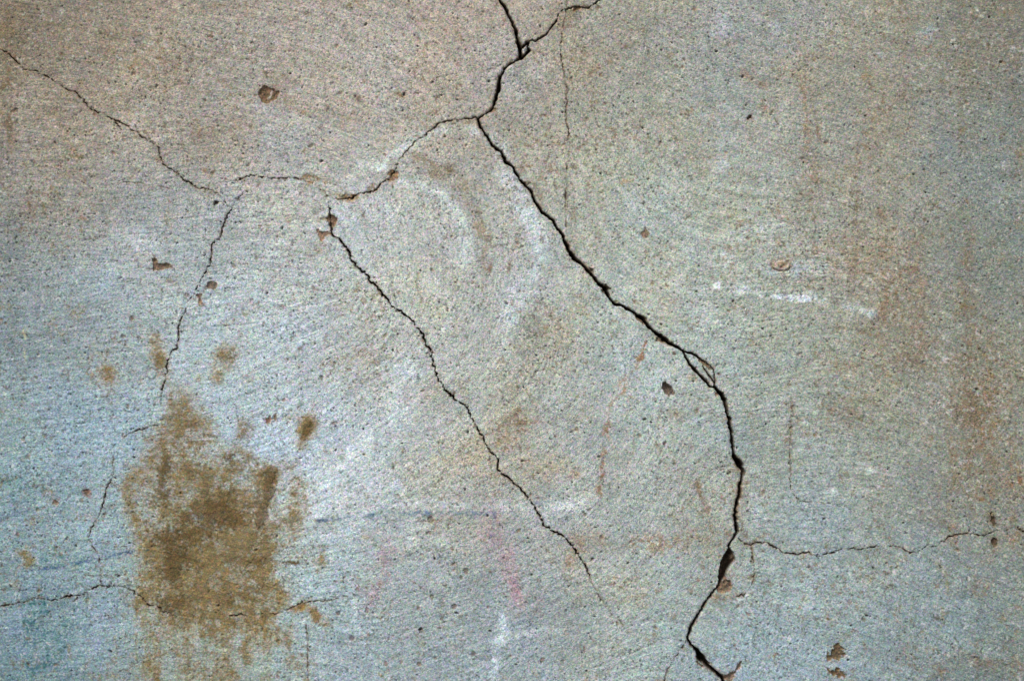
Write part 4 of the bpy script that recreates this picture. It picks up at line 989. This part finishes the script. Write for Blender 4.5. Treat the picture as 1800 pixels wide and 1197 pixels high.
# ------------------------------------------------------------------ ground
def box(name, x0, x1, y0, y1, z0, z1, mat, parent=None):
    v = [(x, y, z) for x in (x0, x1) for y in (y0, y1) for z in (z0, z1)]
    f = [(0, 1, 3, 2), (4, 6, 7, 5), (0, 4, 5, 1), (2, 3, 7, 6), (0, 2, 6, 4), (1, 5, 7, 3)]
    me = bpy.data.meshes.new(name)
    me.from_pydata(v, [], f)
    me.materials.append(mat)
    o = bpy.data.objects.new(name, me)
    col.objects.link(o)
    o.parent = parent
    return o


me = bpy.data.meshes.new('ground')
me.from_pydata([(-60, -60, 0), (60, -60, 0), (60, 60, 0), (-60, 60, 0)], [], [(0, 1, 2, 3)])
me.materials.append(MAT_G)
ground = bpy.data.objects.new('ground', me)
col.objects.link(ground)
ground['kind'] = 'structure'

# ------------------------------------------------------------------ the wall
wall = bpy.data.objects.new('rendered_wall', None)
col.objects.link(wall)
wall.location = (0, 0, 0)
wall['label'] = 'weathered grey and bluish rendered wall split by black cracks, stained with ochre mud'
wall['category'] = 'wall'
wall['kind'] = 'thing'

VX, VY = np.meshgrid(xs, ys)
co_all = np.empty((NY * NX, 3), np.float32)
co_all[:, 0] = ((VX - CX) / 1000.0).ravel()
co_all[:, 1] = (-H / 1000.0).ravel()
co_all[:, 2] = (CZ - (VY - CY) / 1000.0).ravel()
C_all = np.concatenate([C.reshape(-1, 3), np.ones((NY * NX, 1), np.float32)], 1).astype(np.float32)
idx = np.arange(NY * NX).reshape(NY, NX)
QUAD = np.stack([idx[:-1, :-1], idx[1:, :-1], idx[1:, 1:], idx[:-1, 1:]], -1)


def piece(name, code, label=None, parent=None):
    sel = part == code
    n = int(sel.sum())
    if n < 4:
        return None
    q = QUAD[sel]
    used = np.zeros(NY * NX, bool)
    used[q.ravel()] = True
    remap = np.cumsum(used) - 1
    me = bpy.data.meshes.new(name)
    nv = int(used.sum())
    me.vertices.add(nv)
    me.vertices.foreach_set('co', co_all[used].ravel())
    me.loops.add(n * 4)
    me.polygons.add(n)
    me.loops.foreach_set('vertex_index', remap[q.ravel()].astype(np.int32))
    me.polygons.foreach_set('loop_start', np.arange(0, n * 4, 4, dtype=np.int32))
    me.polygons.foreach_set('use_smooth', np.ones(n, bool))
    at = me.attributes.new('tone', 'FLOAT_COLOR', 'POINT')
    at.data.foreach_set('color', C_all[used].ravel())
    me.update(calc_edges=True)
    me.materials.append(MAT)
    o = bpy.data.objects.new(name, me)
    col.objects.link(o)
    o.parent = parent or wall
    if label:
        o['label'] = label
    return o


for k, l in enumerate(SLABS):
    piece(PART_NAME.get(k, 'render_slab'), k, l)
big_mud = None
for k, (nm, _b, l) in enumerate(MUDP):
    o = piece(nm, 20 + k, l)
    if k == 0:
        big_mud = o
piece('mud_crust', 30, 'thick raised crust of dark mud, upright', big_mud)
piece('mud_crust', 31, 'thick raised crust of dark mud, slanting', big_mud)
for k, (_p, _d, _c, l) in enumerate(CHIPS):
    piece('chip', 40 + k, l)
piece('filled_hole', 99, 'ringed scar of a filled hole at the right')
for k, (nm, _li, _d, l) in enumerate(CRACKS):
    piece(nm, 120 + k, l)
# masonry behind the render, down to the ground
x0, x1 = (xs[0] - CX) / 1000, (xs[-1] - CX) / 1000
z0, z1 = CZ - (ys[-1] - CY) / 1000, CZ - (ys[0] - CY) / 1000
box('masonry_core', x0, x1, 0.075, 0.33, 0.0, z1, MAT_B, wall)
